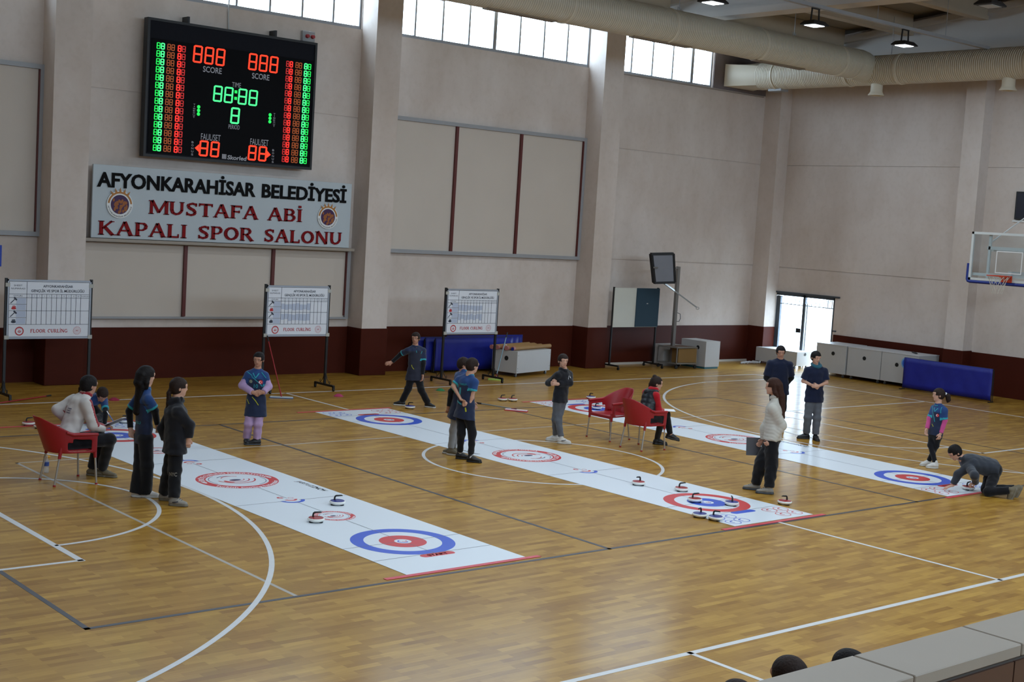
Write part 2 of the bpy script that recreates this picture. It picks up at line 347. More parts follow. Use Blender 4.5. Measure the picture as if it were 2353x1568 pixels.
lines('basketball_lines', [(-5, -3, 23, -3, .06), (-5, 12, 23, 12, LW), (-5, -3, -5, 12, LW), (23, -3, 23, 12, LW), (9, -3, 9, 0, LW), (9, 9.7, 9, 12, LW),
    (-5, 2.05, .8, 2.05, LW), (-5, 6.95, .8, 6.95, LW), (.8, 2.05, .8, 6.95, .07), (23, 2.05, 17.2, 2.05, LW), (23, 6.95, 17.2, 6.95, LW), (17.2, 2.05, 17.2, 6.95, LW),
    (4.03, -3, 4.03, -4.6, .05), (21.425-1.44, -2.1, 23, -2.1, LW), (21.425-1.44, 11.1, 23, 11.1, LW), (-5, -2.1, -3.425+1.44, -2.1, LW), (-5, 11.1, -3.425+1.44, 11.1, LW)], M_white, .0022,
    arcs=[(-3.425, 4.5, 6.72, -78, 78, .055), (21.425, 4.5, 6.72, 102, 258, .055), (9, 4.5, 1.8, 0, 360, LW), (.8, 4.5, 1.8, -90, 90, LW), (17.2, 4.5, 1.8, 90, 270, LW)])
# far wall with clerestory openings; panels of the wall are separate slabs with a thin joint between them
ZT = 9.3
def far_wall():
    mb = MB(); ops = [(-8.0, -1.7), (-1.05, 5.05), (5.8, 12.05), (13.0-.25, 18.86), (19.55, 23.45)]
    mb.box(XL-WT, YF, -.2, XR+WT, YF+WT, 2.735); mb.box(XL-WT, YF, 2.76, XR+WT, YF+WT, 5.585); mb.box(XL-WT, YF, 5.61, XR+WT, YF+WT, ZW0)
    mb.box(XL-WT, YF+.02, 2.7, XR+WT, YF+WT, 5.65); mb.box(XL-WT, YF, ZW1, XR+WT, YF+WT, 11)
    xs = [XL-WT]+[x for o in ops for x in o]+[XR+WT]
    for i in range(0, len(xs), 2): mb.box(xs[i], YF, ZW0, xs[i+1], YF+WT, ZW1)
    return mb, ops
mbw, OPS = far_wall(); struct('wall_far', mbw, M_wall)
DY0, DY1, DZ = 12.02, 14.16, 2.02                       # the door in the right wall
mb = MB()
for z0, z1 in ((-.2, 2.735), (2.75, 5.61), (5.625, 11)):
    mb.box(XR, YN-WT, z0, XR+WT, DY0, z1); mb.box(XR, DY1, z0, XR+WT, YF, z1); mb.box(XR, DY0, max(z0, DZ), XR+WT, DY1, z1)
mb.box(XR+.02, YN, 2.1, XR+WT, YF, 5.7)
struct('wall_right', mb, M_wall)
struct('wall_left', MB().box(XL-WT, YN-WT, -.2, XL, YF, 11), M_wall)
NOPS = [(-8, -4.3), (-3.7, 1.9), (2.5, 8.7), (9.3, 15.6), (16.2, 22.4), (23, 26)]
mb = MB().box(XL, YN-WT, -.2, XR, YN, 6.2).box(XL, YN-WT, 8.75, XR, YN, 11); xs = [XL]+[x for o in NOPS for x in o]+[XR]
for i in range(0, len(xs), 2): mb.box(xs[i], YN-WT, 6.2, xs[i+1], YN, 8.75)
struct('wall_near', mb, M_wall)
# pillars, each with its own brown foot
for i, (x0, x1) in enumerate(PX+[(25.72, XR)]):
    mb = MB().box(x0, PY, 1.035, x1, YF, 8.6)
    struct('wall_pillar', mb, M_wall)
mb = MB().box(25.8, 7.79, 1.045, XR, 8.32, 8.6); struct('wall_pillar', mb, M_wall)
mb = MB().box(25.8, -1.0, 1.045, XR, -.45, 8.6); struct('wall_pillar', mb, M_wall)
# brown wainscot
mb = MB(); x = XL
for i, (x0, x1) in enumerate(PX):
    mb.box(x, YF-.03, 0, x0, YF, 1.025); mb.box(x0-.02, PY-.02, 0, x1+.02, YF, 1.035, .01); x = x1
mb.box(x, YF-.03, 0, 25.72, YF, 1.025); mb.box(25.7, PY-.02, 0, XR, YF, 1.035, .01)
struct('baseboard_far', mb, M_brown)
mb = MB().box(XR-.03, 8.34, 0, XR, DY0-.05, 1.02).box(25.78, 7.77, 0, XR, 8.34, 1.045, .01).box(XR-.03, -.43, 0, XR, 7.77, 1.02).box(25.78, -1.02, 0, XR, -.43, 1.045, .01).box(XR-.03, YN, 0, XR, -1.02, 1.02)
struct('baseboard_right', mb, M_brown)
struct('baseboard_left', MB().box(XL, YN, 0, XL+.03, YF-.03, 1.02), M_brown)
# thin pale skirting that lies at the foot of the far wall
struct('trim_1', MB().box(19.6, YF-.06, 0, 25.7, YF-.03, .06), mat('pale_skirting', (186, 178, 168), .5))
# clerestory windows
def window(n, x0, x1, z0, z1, y, step, start=None, thick=None):
    fr = MB(); w = .05
    fr.box(x0, y+.04, z0, x1, y+.11, z0+.07); fr.box(x0, y+.04, z1-.06, x1, y+.11, z1); fr.box(x0, y+.041, z0, x0+w, y+.109, z1); fr.box(x1-w, y+.041, z0, x1, y+.109, z1)
    k = start if start is not None else x0+step
    i = 0
    while k < x1-.2:
        ww = .05 if (thick is not None and i in thick) else .022
        fr.box(k-ww, y+.042, z0, k+ww, y+.108, z1); k += step; i += 1
    o = struct('window_%d' % n, fr, M_winfr)
    MB().box(x0+.01, y+.07, z0+.01, x1-.01, y+.076, z1-.01).build('window_pane', M_glass, o)
    return o
window(1, OPS[2][0], OPS[2][1], ZW0, ZW1, YF, .77, 6.72)
window(2, OPS[3][0], OPS[3][1], ZW0, ZW1, YF, .77, 13.5, thick=(3,))
window(3, OPS[4][0], OPS[4][1], ZW0, ZW1, YF, .765, 20.37, thick=(3,))
window(4, OPS[1][0], OPS[1][1], ZW0, ZW1, YF, .77)
window(5, OPS[0][0], OPS[0][1], ZW0, ZW1, YF, .77)
for i, (a, b) in enumerate(NOPS): window(6+i, a, b, 6.2, 8.75, YN-.2, 1.1)
# blocked pane beside window 3, where the duct leaves the hall
struct('trim_2', MB().box(23.47, YF-.02, ZW0+.02, 25.7, YF-.003, 8.6), mat('grey_board', (118, 108, 110), .7, noise=(4, .1)))
struct('trim_3', MB().box(19.55, YF-.05, ZW0-.03, 25.6, YF, ZW0+.005), mat('window_sill_paint', (150, 140, 132), .6))
# roof: purlins along the hall on tapered girders
def zr(y): return 9.12+.117*(9.94-y) if y > -.7 else 9.12+.117*(9.94+1.4+y)
mb = MB()
V = []
for y, o in ((YN-WT, .33), (-.7, .33), (YF+WT, .33)): V += [(XL-WT, y, zr(y)+o), (XR+WT, y, zr(y)+o), (XR+WT, y, zr(y)+o+.12), (XL-WT, y, zr(y)+o+.12)]
mb.add(V, [(0, 4, 5, 1), (4, 8, 9, 5), (3, 2, 6, 7), (7, 6, 10, 11), (0, 3, 7, 4), (4, 7, 11, 8), (1, 5, 6, 2), (5, 9, 10, 6), (0, 1, 2, 3), (8, 11, 10, 9)])
struct('ceiling', mb, M_roof)
GX = [-1.4, 5.43, 12.39, 19.19, 25.95]
for gx in GX:
    mb = MB(); mb.box(gx-.24, YN, 8.47, gx+.24, YF, 8.62); mb.box(gx-.17, YN, 8.62, gx+.17, YF, 8.70)
    for a, b in ((YN, -.7), (-.7, YF)):
        q = [(gx-.10, a, 8.7), (gx+.10, a, 8.7), (gx+.10, b, 8.7), (gx-.10, b, 8.7), (gx-.10, a, zr(a)), (gx+.10, a, zr(a)), (gx+.10, b, zr(b)), (gx-.10, b, zr(b))]
        mb.add(q, [(3, 2, 1, 0), (4, 5, 6, 7), (0, 1, 5, 4), (1, 2, 6, 5), (2, 3, 7, 6), (3, 0, 4, 7)])
        q = [(gx-.27, a, zr(a)-.02), (gx+.27, a, zr(a)-.02), (gx+.27, b, zr(b)-.02), (gx-.27, b, zr(b)-.02), (gx-.27, a, zr(a)+.14), (gx+.27, a, zr(a)+.14), (gx+.27, b, zr(b)+.14), (gx-.27, b, zr(b)+.14)]
        mb.add(q, [(3, 2, 1, 0), (4, 5, 6, 7), (0, 1, 5, 4), (1, 2, 6, 5), (2, 3, 7, 6), (3, 0, 4, 7)])
    struct('ceiling_girder', mb, M_concrete)
for i in range(14):
    y = 14.2-2.08*i
    if y < YN+1: break
    for a, b in zip([XL]+[g+.27 for g in GX], [g-.27 for g in GX]+[XR]):
        if b-a < .5: continue
        mb = MB().box(a, y-.09, zr(y)-.17, b, y+.09, zr(y)+.33); mb.box(a, y-.13, zr(y)-.2, b, y+.13, zr(y)-.1)
        struct('ceiling_purlin', mb, M_purlin)
# recessed frames on the far wall: grey frame, three leaves, dark red strips between
def panel(x0, x1, z0, z1, xs, sides=(1, 1), bot=None):
    mb = MB(); w = .085; y0, y1 = YF-.1, YF
    mb.box(x0, y0, z1-w, x1, y1, z1)
    mb.box(x0, y0, z0, x1, y1, z0+(w if bot is None else bot))
    if sides[0]: mb.box(x0, y0+.001, z0+.001, x0+w, y1, z1-.001)
    if sides[1]: mb.box(x1-w, y0+.001, z0+.001, x1, y1, z1-.001)
    f = struct('trim_%d' % TN[0], mb, M_alu); TN[0] += 1
    MB().box(x0, YF-.035, z0, x1, YF-.002, z1).build('infill_panel', mat('beige_infill', (196, 184, 172), .85, noise=(1.1, .06)), f)
    for x in xs: MB().box(x-.035, YF-.09, z0+.05, x+.035, YF-.036, z1-.05).build('divider_strip', M_strip, f)
    if sides[1]: MB().box(x1-w-.02, YF-.09, z0+.08, x1-w, YF-.036, z1-.08).build('divider_strip', M_strip, f)
TN = [4]
panel(12.8, 18.86, 2.7, 5.75, [14.77, 16.73], (0, 1))
panel(5.85, 12.0, 1.2, 2.76, [8.07, 10.08], (0, 1), bot=.04)
panel(-1.0, 5.1, 2.74, 5.9, [0.3, 2.3], (1, 1))
# ledge under the long sign
struct('trim_8', MB().box(5.8, YF-.3, 2.7, 11.95, YF-.0, 2.76), M_tile)
# tribune parapet beside the camera: tiled top, brown tiled face
mb = MB(); x = -6.5
while x < 8.0: mb.box(x+.004, -8.30, 2.26, x+.598, -8.085, 2.3, .003); x += .602
pr = struct('trim_9', mb, M_tile)
mb = MB(); x = -6.5
while x < 8.0:
    for z in (.0, .56, 1.12, 1.68): mb.box(x+.004, -8.28, z+.004, x+.598, -8.10, z+.556)
    x += .602
mb.build('parapet_tiles', M_tileb, pr)
MB().box(-6.5, -8.272, 0, 8.1, -8.108, 2.262).build('parapet_core', mat('grout', (70, 62, 55), .8), pr)
# ground and trunk outside the door
struct('trim_10', MB().box(XR+WT, 2, -.3, 60, 40, -.05), mat('outdoor_paving', (190, 188, 182), .9))
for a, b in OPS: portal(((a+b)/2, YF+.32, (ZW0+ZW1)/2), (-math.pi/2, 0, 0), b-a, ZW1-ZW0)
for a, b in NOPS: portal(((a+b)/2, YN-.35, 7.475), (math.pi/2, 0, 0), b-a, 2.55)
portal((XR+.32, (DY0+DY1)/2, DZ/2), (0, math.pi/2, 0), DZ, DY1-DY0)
# ================================================================== scoreboard, sign
M_bk = mat('black_enamel', (15, 16, 24), .6, spec=.12); M_blk = mat('matt_black', (16, 16, 18), .55); M_wht = mat('white_enamel', (220, 220, 218), .4)
def em(name, rgb, s): return mat(name, (8, 8, 8), .5, emit=rgb, es=s)
E_red = em('lit_orange_red', (255, 58, 18), 1.15); E_grn = em('lit_green', (20, 255, 92), 1.0); E_grn2 = em('lit_bright_green', (70, 255, 140), 1.25)
E_org = em('lit_dim_orange', (178, 84, 22), .62); E_red2 = em('lit_dim_red', (225, 42, 40), .62); E_red3 = em('lit_red', (255, 42, 30), 1.15)
M_lbl = mat('grey_lettering', (150, 150, 156), .6, emit=(120, 120, 128), es=.25)
sb = thing('scoreboard', 'large black electronic scoreboard with lit red, orange and green digits', 'scoreboard', (0, 0, 0))
YB = 14.25
mb = MB(); mb.box(6.97, YB+.012, 4.40, 10.71, YB+.17, 7.0, .008); cab = mb.build('cabinet', M_bk, sb)
mb = MB().box(7.04, YB, 4.46, 10.66, YB+.014, 6.64); mb.build('display_window', mat('smoked_acrylic', (6, 6, 9), .6, spec=.08), sb)
mb = MB().box(6.95, YB-.012, 4.38, 7.0, YB+.16, 7.02).box(10.68, YB-.012, 4.38, 10.73, YB+.16, 7.02).box(6.999, YB-.012, 6.97, 10.681, YB+.16, 7.02).box(6.999, YB-.012, 4.38, 10.681, YB+.16, 4.43); mb.build('bezel', M_blk, sb)
mb = MB()
for x in (7.85, 9.8): mb.box(x-.02, YB+.1, 7.0, x+.02, YF, 7.16).box(x-.02, YB+.14, 4.6, x+.02, YF, 4.66)
mb.build('mounting_bracket', M_blk, sb)
MB().tube([(8.83, YF-.02, 8.3), (8.82, YF-.02, 7.3), (8.84, YF-.03, 6.99)], .016).build('power_cable', mat('pale_cable', (170, 168, 165), .6), sb)
def seg8(mb, x, z, w, h, t, sl=.0, y=None):
    """one digit 8 made of seven segments, lower left at x, z"""
    y = YB-.006 if y is None else y
    S = lambda a: (x+a[0]*w+sl*a[1]*h, z+a[1]*h)
    g = t/w*.5; gz = t/h*.5
    for a, b in (((0, 0), (1, 0)), ((0, .5), (1, .5)), ((0, 1), (1, 1)), ((0, 0), (0, .5)), ((1, 0), (1, .5)), ((0, .5), (0, 1)), ((1, .5), (1, 1))):
        if a[1] == b[1]: ax, az = a[0]+g*.9, a[1]; bx, bz = b[0]-g*.9, b[1]
        else: ax, az = a[0], a[1]+gz*.5; bx, bz = b[0], b[1]-gz*.5
        p, q = S((ax, az)), S((bx, bz)); d = Vector((q[0]-p[0], q[1]-p[1])).normalized(); n = Vector((-d.y, d.x))*t/2; e = d*t/2
        P = [(p[0]-e.x*.2+n.x, p[1]-e.y*.2+n.y), (p[0]-e.x, p[1]-e.y), (p[0]-e.x*.2-n.x, p[1]-e.y*.2-n.y), (q[0]+e.x*.2-n.x, q[1]+e.y*.2-n.y), (q[0]+e.x, q[1]+e.y), (q[0]+e.x*.2+n.x, q[1]+e.y*.2+n.y)]
        mb.add([(c[0], y, c[1]) for c in P]+[(c[0], y+.008, c[1]) for c in P], [tuple(range(6))]+[(i+6, (i+1) % 6+6, (i+1) % 6, i) for i in range(6)])
def digits(name, x0, x1, z0, z1, n, gap, m, t=.035):
    mb = MB(); w = (x1-x0-gap*(n-1))/n
    for i in range(n): seg8(mb, x0+i*(w+gap)+t/2, z0+t/2, w-t, z1-z0-t, t, .05)
    return mb.build(name, m, sb)
digits('score_digits', 7.91, 8.60, 6.28, 6.62, 3, .05, E_red); digits('score_digits', 9.13, 9.81, 6.28, 6.62, 3, .05, E_red)
digits('time_digits', 8.38, 8.815, 5.57, 5.89, 2, .045, E_grn2, .033); digits('time_digits', 8.93, 9.37, 5.57, 5.89, 2, .045, E_grn2, .033)
digits('period_digit', 8.78, 8.98, 5.17, 5.5, 1, 0, E_grn2, .036)
digits('foul_digits', 8.12, 8.56, 4.47, 4.785, 2, .05, E_red, .036); digits('foul_digits', 9.21, 9.64, 4.47, 4.78, 2, .05, E_red, .036)
mb = MB()
for z in (5.81, 5.68): mb.cbox((8.883, YB-.003, z), (.058, .006, .058), .0)
mb.build('time_colon', E_grn, sb)
def disc(mb, x, z, r, y, n=14, d=.006): mb.add([(x+r*math.cos(6.2832*i/n), y, z+r*math.sin(6.2832*i/n)) for i in range(n)]+[(x+r*math.cos(6.2832*i/n), y+d, z+r*math.sin(6.2832*i/n)) for i in range(n)], [tuple(range(n))]+[(i+n, (i+1) % n+n, (i+1) % n, i) for i in range(n)])
for x in (8.08, 9.685):
    mb = MB()
    for z in (5.43, 5.36, 5.29): disc(mb, x, z, .034, YB-.006)
    mb.build('timeout_lamps', E_grn, sb)
for x, s in ((8.03, 1), (9.74, -1)):
    MB().add([(x, YB-.006, 4.62), (x+s*.09, YB-.006, 4.55), (x+s*.09, YB-.006, 4.70), (x, YB, 4.62), (x+s*.09, YB, 4.55), (x+s*.09, YB, 4.70)], [(0, 1, 2) if s > 0 else (2, 1, 0), (3, 4, 1, 0), (4, 5, 2, 1), (5, 3, 0, 2)]).build('bonus_arrow', E_red, sb)
for x0, x1, ma, mb_ in ((7.14, 7.32, E_grn, E_grn2), (7.36, 7.53, E_org, E_org), (7.58, 7.76, E_red3, E_red2), (10.0, 10.17, E_red2, E_red3), (10.22, 10.39, E_org, E_org), (10.43, 10.61, E_grn2, E_grn)):
    w = (x1-x0)/2; a = MB(); b = MB()
    for r in range(14):
        z = 4.485+r*(6.585-4.485)/14
        for mbx, xx in ((a, x0), (b, x0+w)): seg8(mbx, xx+.014, z+.018, w-.03, .108, .015 if (ma, mb_)[mbx is b] in (E_grn, E_org, E_red2) else .021, .03)
    a.build('player_foul_column', ma, sb); b.build('player_foul_column', mb_, sb)
mb = MB(); FR = lambda x, z: FRONT(x, YB-.003, z)
for s, x0, x1, z in (('SCORE', 8.14, 8.55, 6.125), ('SCORE', 9.23, 9.63, 6.12)): put_text(mb, s, x1-x0, .115, FR((x0+x1)/2, z), .012)
put_text(mb, 'TIME', .2, .1, FR(8.89, 5.9)); put_text(mb, 'PERIOD', .25, .09, FR(8.875, 5.065))
put_text(mb, 'FAUL/SET', .43, .13, FR(8.37, 4.795)); put_text(mb, 'FAUL/SET', .42, .13, FR(9.465, 4.79))
for s, x, z0, z1 in (('TIMEOUT', 7.985, 5.20, 5.49), ('TIMEOUT', 9.785, 5.19, 5.48), ('BONUS', 7.98, 4.46, 4.76), ('BONUS', 9.795, 4.45, 4.75)):
    n = len(s); st = (z1-z0)/n
    for i, c in enumerate(s): put_text(mb, c, .045 if c != 'I' else .012, st*.66, FR(x, z1-st*(i+.85)), .01)
mb.build('lettering', M_lbl, sb)
mb = MB(); put_text(mb, 'Skorled', .43, .085, FR(8.965, 4.455) @ Matrix(((1, .15, 0, 0), (0, 1, 0, 0), (0, 0, 1, 0), (0, 0, 0, 1))), .025)
for i in range(5): mb.box(8.635+i*.02, YB-.004, 4.455, 8.649+i*.02, YB-.001, 4.55)
mb.build('maker_mark', M_lbl, sb)
# twin socket box above its right corner
t = thing('socket_box', 'small grey wall box with two red sockets above the scoreboard', 'socket', (10.68, YF-.06, 7.165))
MB().box(-.15, -.03, -.11, .15, .06, .11, .01).build('housing', mat('socket_grey', (150, 150, 150), .5), t)
for x in (-.05, .08): MB(Matrix.Translation((x, -.03, .0)) @ Matrix.Rotation(math.pi/2, 4, 'X')).lathe([(.0, .06), (.035, .06), (.042, .02), (.042, 0)], 14).build('socket', mat('socket_red', (150, 22, 26), .5), t, smooth=True)
# long sign
sg = thing('wall_sign', 'long pale grey hall name sign with raised black and dark red letters', 'sign', (0, 0, 0))
YS = 14.30
MB().box(5.99, YS, 2.77, 11.80, YS+.05, 4.155, .004).build('sign_board', mat('pale_grey_board', (178, 186, 190), .5, noise=(1.3, .05)), sg)
M_sbk = mat('sign_black', (14, 13, 14), .8, spec=.15); M_srd = mat('sign_red', (128, 12, 18), .7, spec=.2); M_side = mat('letter_side_grey', (165, 165, 160), .6)
mb = MB(); put_text(mb, 'AFYONKARAHİSAR', 9.45-6.07, .275, FRONT(7.76, YS-.025, 3.745), .028, .0); put_text(mb, 'BELEDİYESİ', 11.66-9.60, .275, FRONT(10.63, YS-.025, 3.745), .028, .0)
def extrude_flat(mb, d):
    n = len(mb.v); ed = {}
    for f in mb.f:
        for i in range(len(f)):
            a, b = f[i], f[(i+1) % len(f)]
            if (b, a) in ed: del ed[(b, a)]
            else: ed[(a, b)] = 1
    V = [(x, y+d, z) for x, y, z in mb.v]; mb.v += V
    for a, b in ed: mb.f.append((b, a, a+n, b+n)); mb.mi.append(mb.k)
extrude_flat(mb, .02); mb.build('black_letters', M_sbk, sg)
mb = MB()
for s, x0, x1, z in (('MUSTAFA', 7.15, 9.56, 3.275), ('ABİ', 9.76, 10.61, 3.275), ('KAPALI', 6.12, 7.98, 2.83), ('SPOR', 8.19, 9.48, 2.83), ('SALONU', 9.69, 11.62, 2.83)):
    serif_text(mb, s, x0, x1, z, .265, FRONT(0, YS-.003, 0), .022)
mb.build('red_letters', M_srd, sg)
def city_badge(cx, cz, r):
    M = FRONT(cx, YS-.03, cz)
    o = MB(M); o.poly([(r*math.cos(2*math.pi*i/48), r*math.sin(2*math.pi*i/48)) for i in range(48)], -.03, 0); b = o.build('round_badge', M_wht, sg)
    g = MB(M); g.ring(0, 0, r*.8, r*.93, 0, 48, 5, 175, .004)
    for a in (52, 71, 90, 109, 128):
        q = math.radians(a); w = math.radians(6); g.poly([(r*.9*math.cos(q-w), r*.9*math.sin(q-w)), (r*1.24*math.cos(q), r*1.24*math.sin(q)), (r*.9*math.cos(q+w), r*.9*math.sin(q+w))], 0.001, .006)
    g.build('golden_crown', mat('badge_gold', (168, 108, 30), .5), b)
    MB(M).poly([(r*.70*math.cos(2*math.pi*i/40), r*.70*math.sin(2*math.pi*i/40)) for i in range(40)], 0, .003).build('purple_field', mat('badge_purple', (58, 18, 70), .6), b)
    random.seed(4); k = MB(M)
    for i in range(46):
        a = random.uniform(0, 6.283); rr = r*.6*math.sqrt(random.random()); x, y = rr*math.cos(a), rr*math.sin(a)
        if y > r*.34: continue
        q = r*.085; k.poly([(x+q*math.cos(j*1.047), y+q*1.5*math.sin(j*1.047)) for j in range(6)], .0032+i*.00003, .0042+i*.00003)
    k.build('poppy_pattern', mat('badge_ochre', (150, 84, 26), .6, noise=(60, .35)), b)
    tx = MB(M); arc_text(tx, 'AFYONKARAHİSAR BELEDİYESİ', 0, 0, r*.93, r*.10, 270, 165, .001, True); tx.build('rim_lettering', mat('badge_text', (70, 66, 60), .6), b)
city_badge(6.53, 3.42, .262); city_badge(11.21, 3.41, .25)
# blue notice at the left edge of the picture, dark screen on the right wall
tag(MB().box(3.6, YF-.03, 2.16, 4.42, YF-.002, 2.55, .004).build('blue_notice', mat('blue_sheet', (22, 60, 170), .5)), 'small blue notice on the far wall at the edge left of the score charts', 'notice')
t = thing('wall_screen', 'dark wall screen with black frame above the basketball backboard', 'screen', (XR, 6.55, 4.7))
MB().box(-.08, -.9, -.34, -.002, .38, .34, .006).build('screen_case', M_blk, t); MB().box(-.085, -.86, -.3, -.078, .34, .3).build('screen_face', mat('screen_dark', (30, 30, 44), .25), t)
MB().box(-.03, -.9, -.40, -.002, .45, -.352).build('cable_trunking', M_wht, t)
# ================================================================== ducts
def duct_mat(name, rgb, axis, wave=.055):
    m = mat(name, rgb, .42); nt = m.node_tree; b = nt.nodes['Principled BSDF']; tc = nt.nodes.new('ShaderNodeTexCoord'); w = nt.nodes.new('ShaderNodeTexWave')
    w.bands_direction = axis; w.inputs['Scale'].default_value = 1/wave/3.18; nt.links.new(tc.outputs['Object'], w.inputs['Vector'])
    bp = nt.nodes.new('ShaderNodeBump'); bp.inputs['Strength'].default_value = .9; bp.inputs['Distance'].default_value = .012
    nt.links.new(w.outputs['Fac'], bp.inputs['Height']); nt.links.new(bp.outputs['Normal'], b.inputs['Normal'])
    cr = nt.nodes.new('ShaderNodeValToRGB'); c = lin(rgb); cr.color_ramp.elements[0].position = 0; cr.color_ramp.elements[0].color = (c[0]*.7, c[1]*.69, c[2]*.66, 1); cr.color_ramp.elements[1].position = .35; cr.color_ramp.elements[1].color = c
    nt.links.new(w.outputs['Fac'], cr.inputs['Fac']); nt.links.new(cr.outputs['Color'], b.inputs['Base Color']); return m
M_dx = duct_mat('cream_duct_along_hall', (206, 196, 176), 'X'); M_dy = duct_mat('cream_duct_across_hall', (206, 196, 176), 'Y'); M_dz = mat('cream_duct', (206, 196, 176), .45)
DR = .37; AY, AZ, BX, BZ = 10.3, 7.985, 24.5, 7.90
t = thing('air_duct', 'cream ribbed air duct below the roof, branching along the windows and the right wall', 'duct', (0, 0, 0))
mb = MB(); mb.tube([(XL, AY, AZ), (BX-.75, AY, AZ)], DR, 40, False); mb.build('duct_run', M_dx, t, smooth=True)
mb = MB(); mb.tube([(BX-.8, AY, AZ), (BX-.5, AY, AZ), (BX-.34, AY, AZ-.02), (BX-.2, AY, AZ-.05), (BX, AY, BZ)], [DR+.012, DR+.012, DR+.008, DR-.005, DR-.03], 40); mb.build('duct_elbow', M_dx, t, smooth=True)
mb = MB()
for x in [11.0+i*3.02 for i in range(-6, 5)]: mb.tube([(x-.03, AY, AZ), (x+.03, AY, AZ)], DR+.014, 40)
mb.build('joint_collar', M_dz, t, smooth=True)
for x in (8.5, 12.9, 16.9, 20.9): MB().box(x-.9, AY-.09, AZ-DR-.015, x+.9, AY+.09, AZ-DR+.02).build('air_grille', mat('grille_brown', (118, 100, 76), .5), t)
for x in (1, 5, 9, 13.4, 17.4, 21.4): MB().bar((x, AY, AZ+DR-.02), (x, AY, 9.08), .012, .012).tube([(x-.05, AY, AZ+DR-.01), (x-.05, AY, AZ+DR+.07), (x+.05, AY, AZ+DR+.07), (x+.05, AY, AZ+DR-.01)], .008, 6).build('hanger_wire', M_alu, t)
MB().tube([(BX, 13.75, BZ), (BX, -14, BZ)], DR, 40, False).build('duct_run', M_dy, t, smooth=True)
mb = MB(); n = 40; V = []
for k in range(3):
    for j in range(n):
        q = 2*math.pi*j/n; c, s = math.cos(q), math.sin(q)
        m_ = max(abs(c), abs(s)); sq = (c/m_*.62, s/m_*.30); ci = (c*DR, s*DR); f = (0, .1, 1)[k]
        V.append((BX+sq[0]*(1-f)+ci[0]*f, 14.56-(0, .06, .83)[k], BZ+sq[1]*(1-f)+ci[1]*f))
mb.add(V, [(k*n+j, k*n+(j+1) % n, (k+1)*n+(j+1) % n, (k+1)*n+j) for k in range(2) for j in range(n)]); mb.build('duct_transition', M_dz, t, smooth=True)
mb = MB()
for y in (9.35, 10.85, 5.9, 2.9, 13.2): mb.tube([(BX, y-.03, BZ), (BX, y+.03, BZ)], DR+.016, 40)
mb.build('joint_collar', M_dz, t, smooth=True)
for y in (10.05, 6.46, 2.9):
    MB().lathe([(.15, .42), (.15, .1), (.17, .06), (.2, .02), (.2, 0), (.12, 0), (.10, .05)], 24, (BX, y, 7.27)).build('round_outlet', M_dz, t, smooth=True)
for y in (9.7, 6.0): MB().bar((BX, y, BZ+DR-.02), (BX, y, 9.2), .012, .012).build('hanger_wire', M_alu, t)
MB().box(BX-.10, 13.0, BZ-DR-.05, BX+.22, 13.45, BZ-DR+.02, .01).build('damper_box', M_alu, t)
# lamps on their tray
ty, tz = 7.0, 8.285
t = thing('lamp_tray', 'long grey cable tray under the roof that carries the bright floodlights', 'cable tray', (0, 0, 0))
MB().box(6, ty-.05, tz-.06, 24.4, ty+.05, tz-.055).box(6, ty-.05, tz-.055, 24.4, ty-.045, tz+.01).box(6, ty+.045, tz-.055, 24.4, ty+.05, tz+.01).build('tray', M_alu, t)
for x in [7+i*2.6 for i in range(7)]: MB().bar((x, ty, tz), (x, ty, zr(ty)+.2), .01, .01).build('hanger_wire', M_alu, t)
M_lamp = mat('lamp_white', (255, 255, 255), .4, emit=(235, 245, 255), es=9)
M_lampoff = mat('lamp_lens_unlit', (150, 152, 150), .3)
def flood(x, y, z, label, lit=True, tr=0.):
    t = thing('floodlight', label, 'lamp', (x, y, z), 0, 'floodlights on the cable tray')
    MB().add([(-.24, -.17, .03), (.24, -.17, .03), (.24, .17, .03), (-.24, .17, .03), (-.18, -.12, .09), (.18, -.12, .09), (.18, .12, .09), (-.18, .12, .09)], [(3, 2, 1, 0), (4, 5, 6, 7), (0, 1, 5, 4), (1, 2, 6, 5), (2, 3, 7, 6), (3, 0, 4, 7)]).box(-.25, -.18, .0, .25, .18, .03, .008).build('housing', M_blk, t)
    MB().box(-.16, -.13, -.008, .16, .13, .002).build('lens', M_lamp if lit else M_lampoff, t)
    mb = MB()
    for s in (-1, 1): mb.bar((s*.13, 0, .08), (s*.11, 0, .34), .03, .02)
    mb.bar((-.125, 0, .335), (.125, 0, .335), .03, .02); mb.build('yoke', M_blk, t)
    if lit:
        L = bpy.data.lights.new('floodlight_beam', 'AREA'); L.shape = 'RECTANGLE'; L.size = .3; L.size_y = .24; L.energy = 75; L.color = (.78, .9, 1)
        o = bpy.data.objects.new('floodlight_beam', L); COL.objects.link(o); o.parent = t; o.location = (0, 0, -.02)
flood(14.81, ty, 7.86, 'lit floodlight on the tray furthest from the corner, above the window'); flood(17.89, ty, 7.87, 'lit floodlight in the middle of the row of three'); flood(21.05, ty, 7.88, 'lit floodlight on the tray nearest the hall corner')
p = onZ(2275, 14, 7.84)
t2 = flood(float(p[0]), float(p[1]), 7.84, 'unlit dark floodlight near the top right corner of the view', False)
tag(MB().box(6, float(p[1])-.05, 8.2, 26.0, float(p[1])+.05, 8.26).build('cable_tray', M_alu), 'nearer grey cable tray that carries the unlit floodlight', 'cable tray')
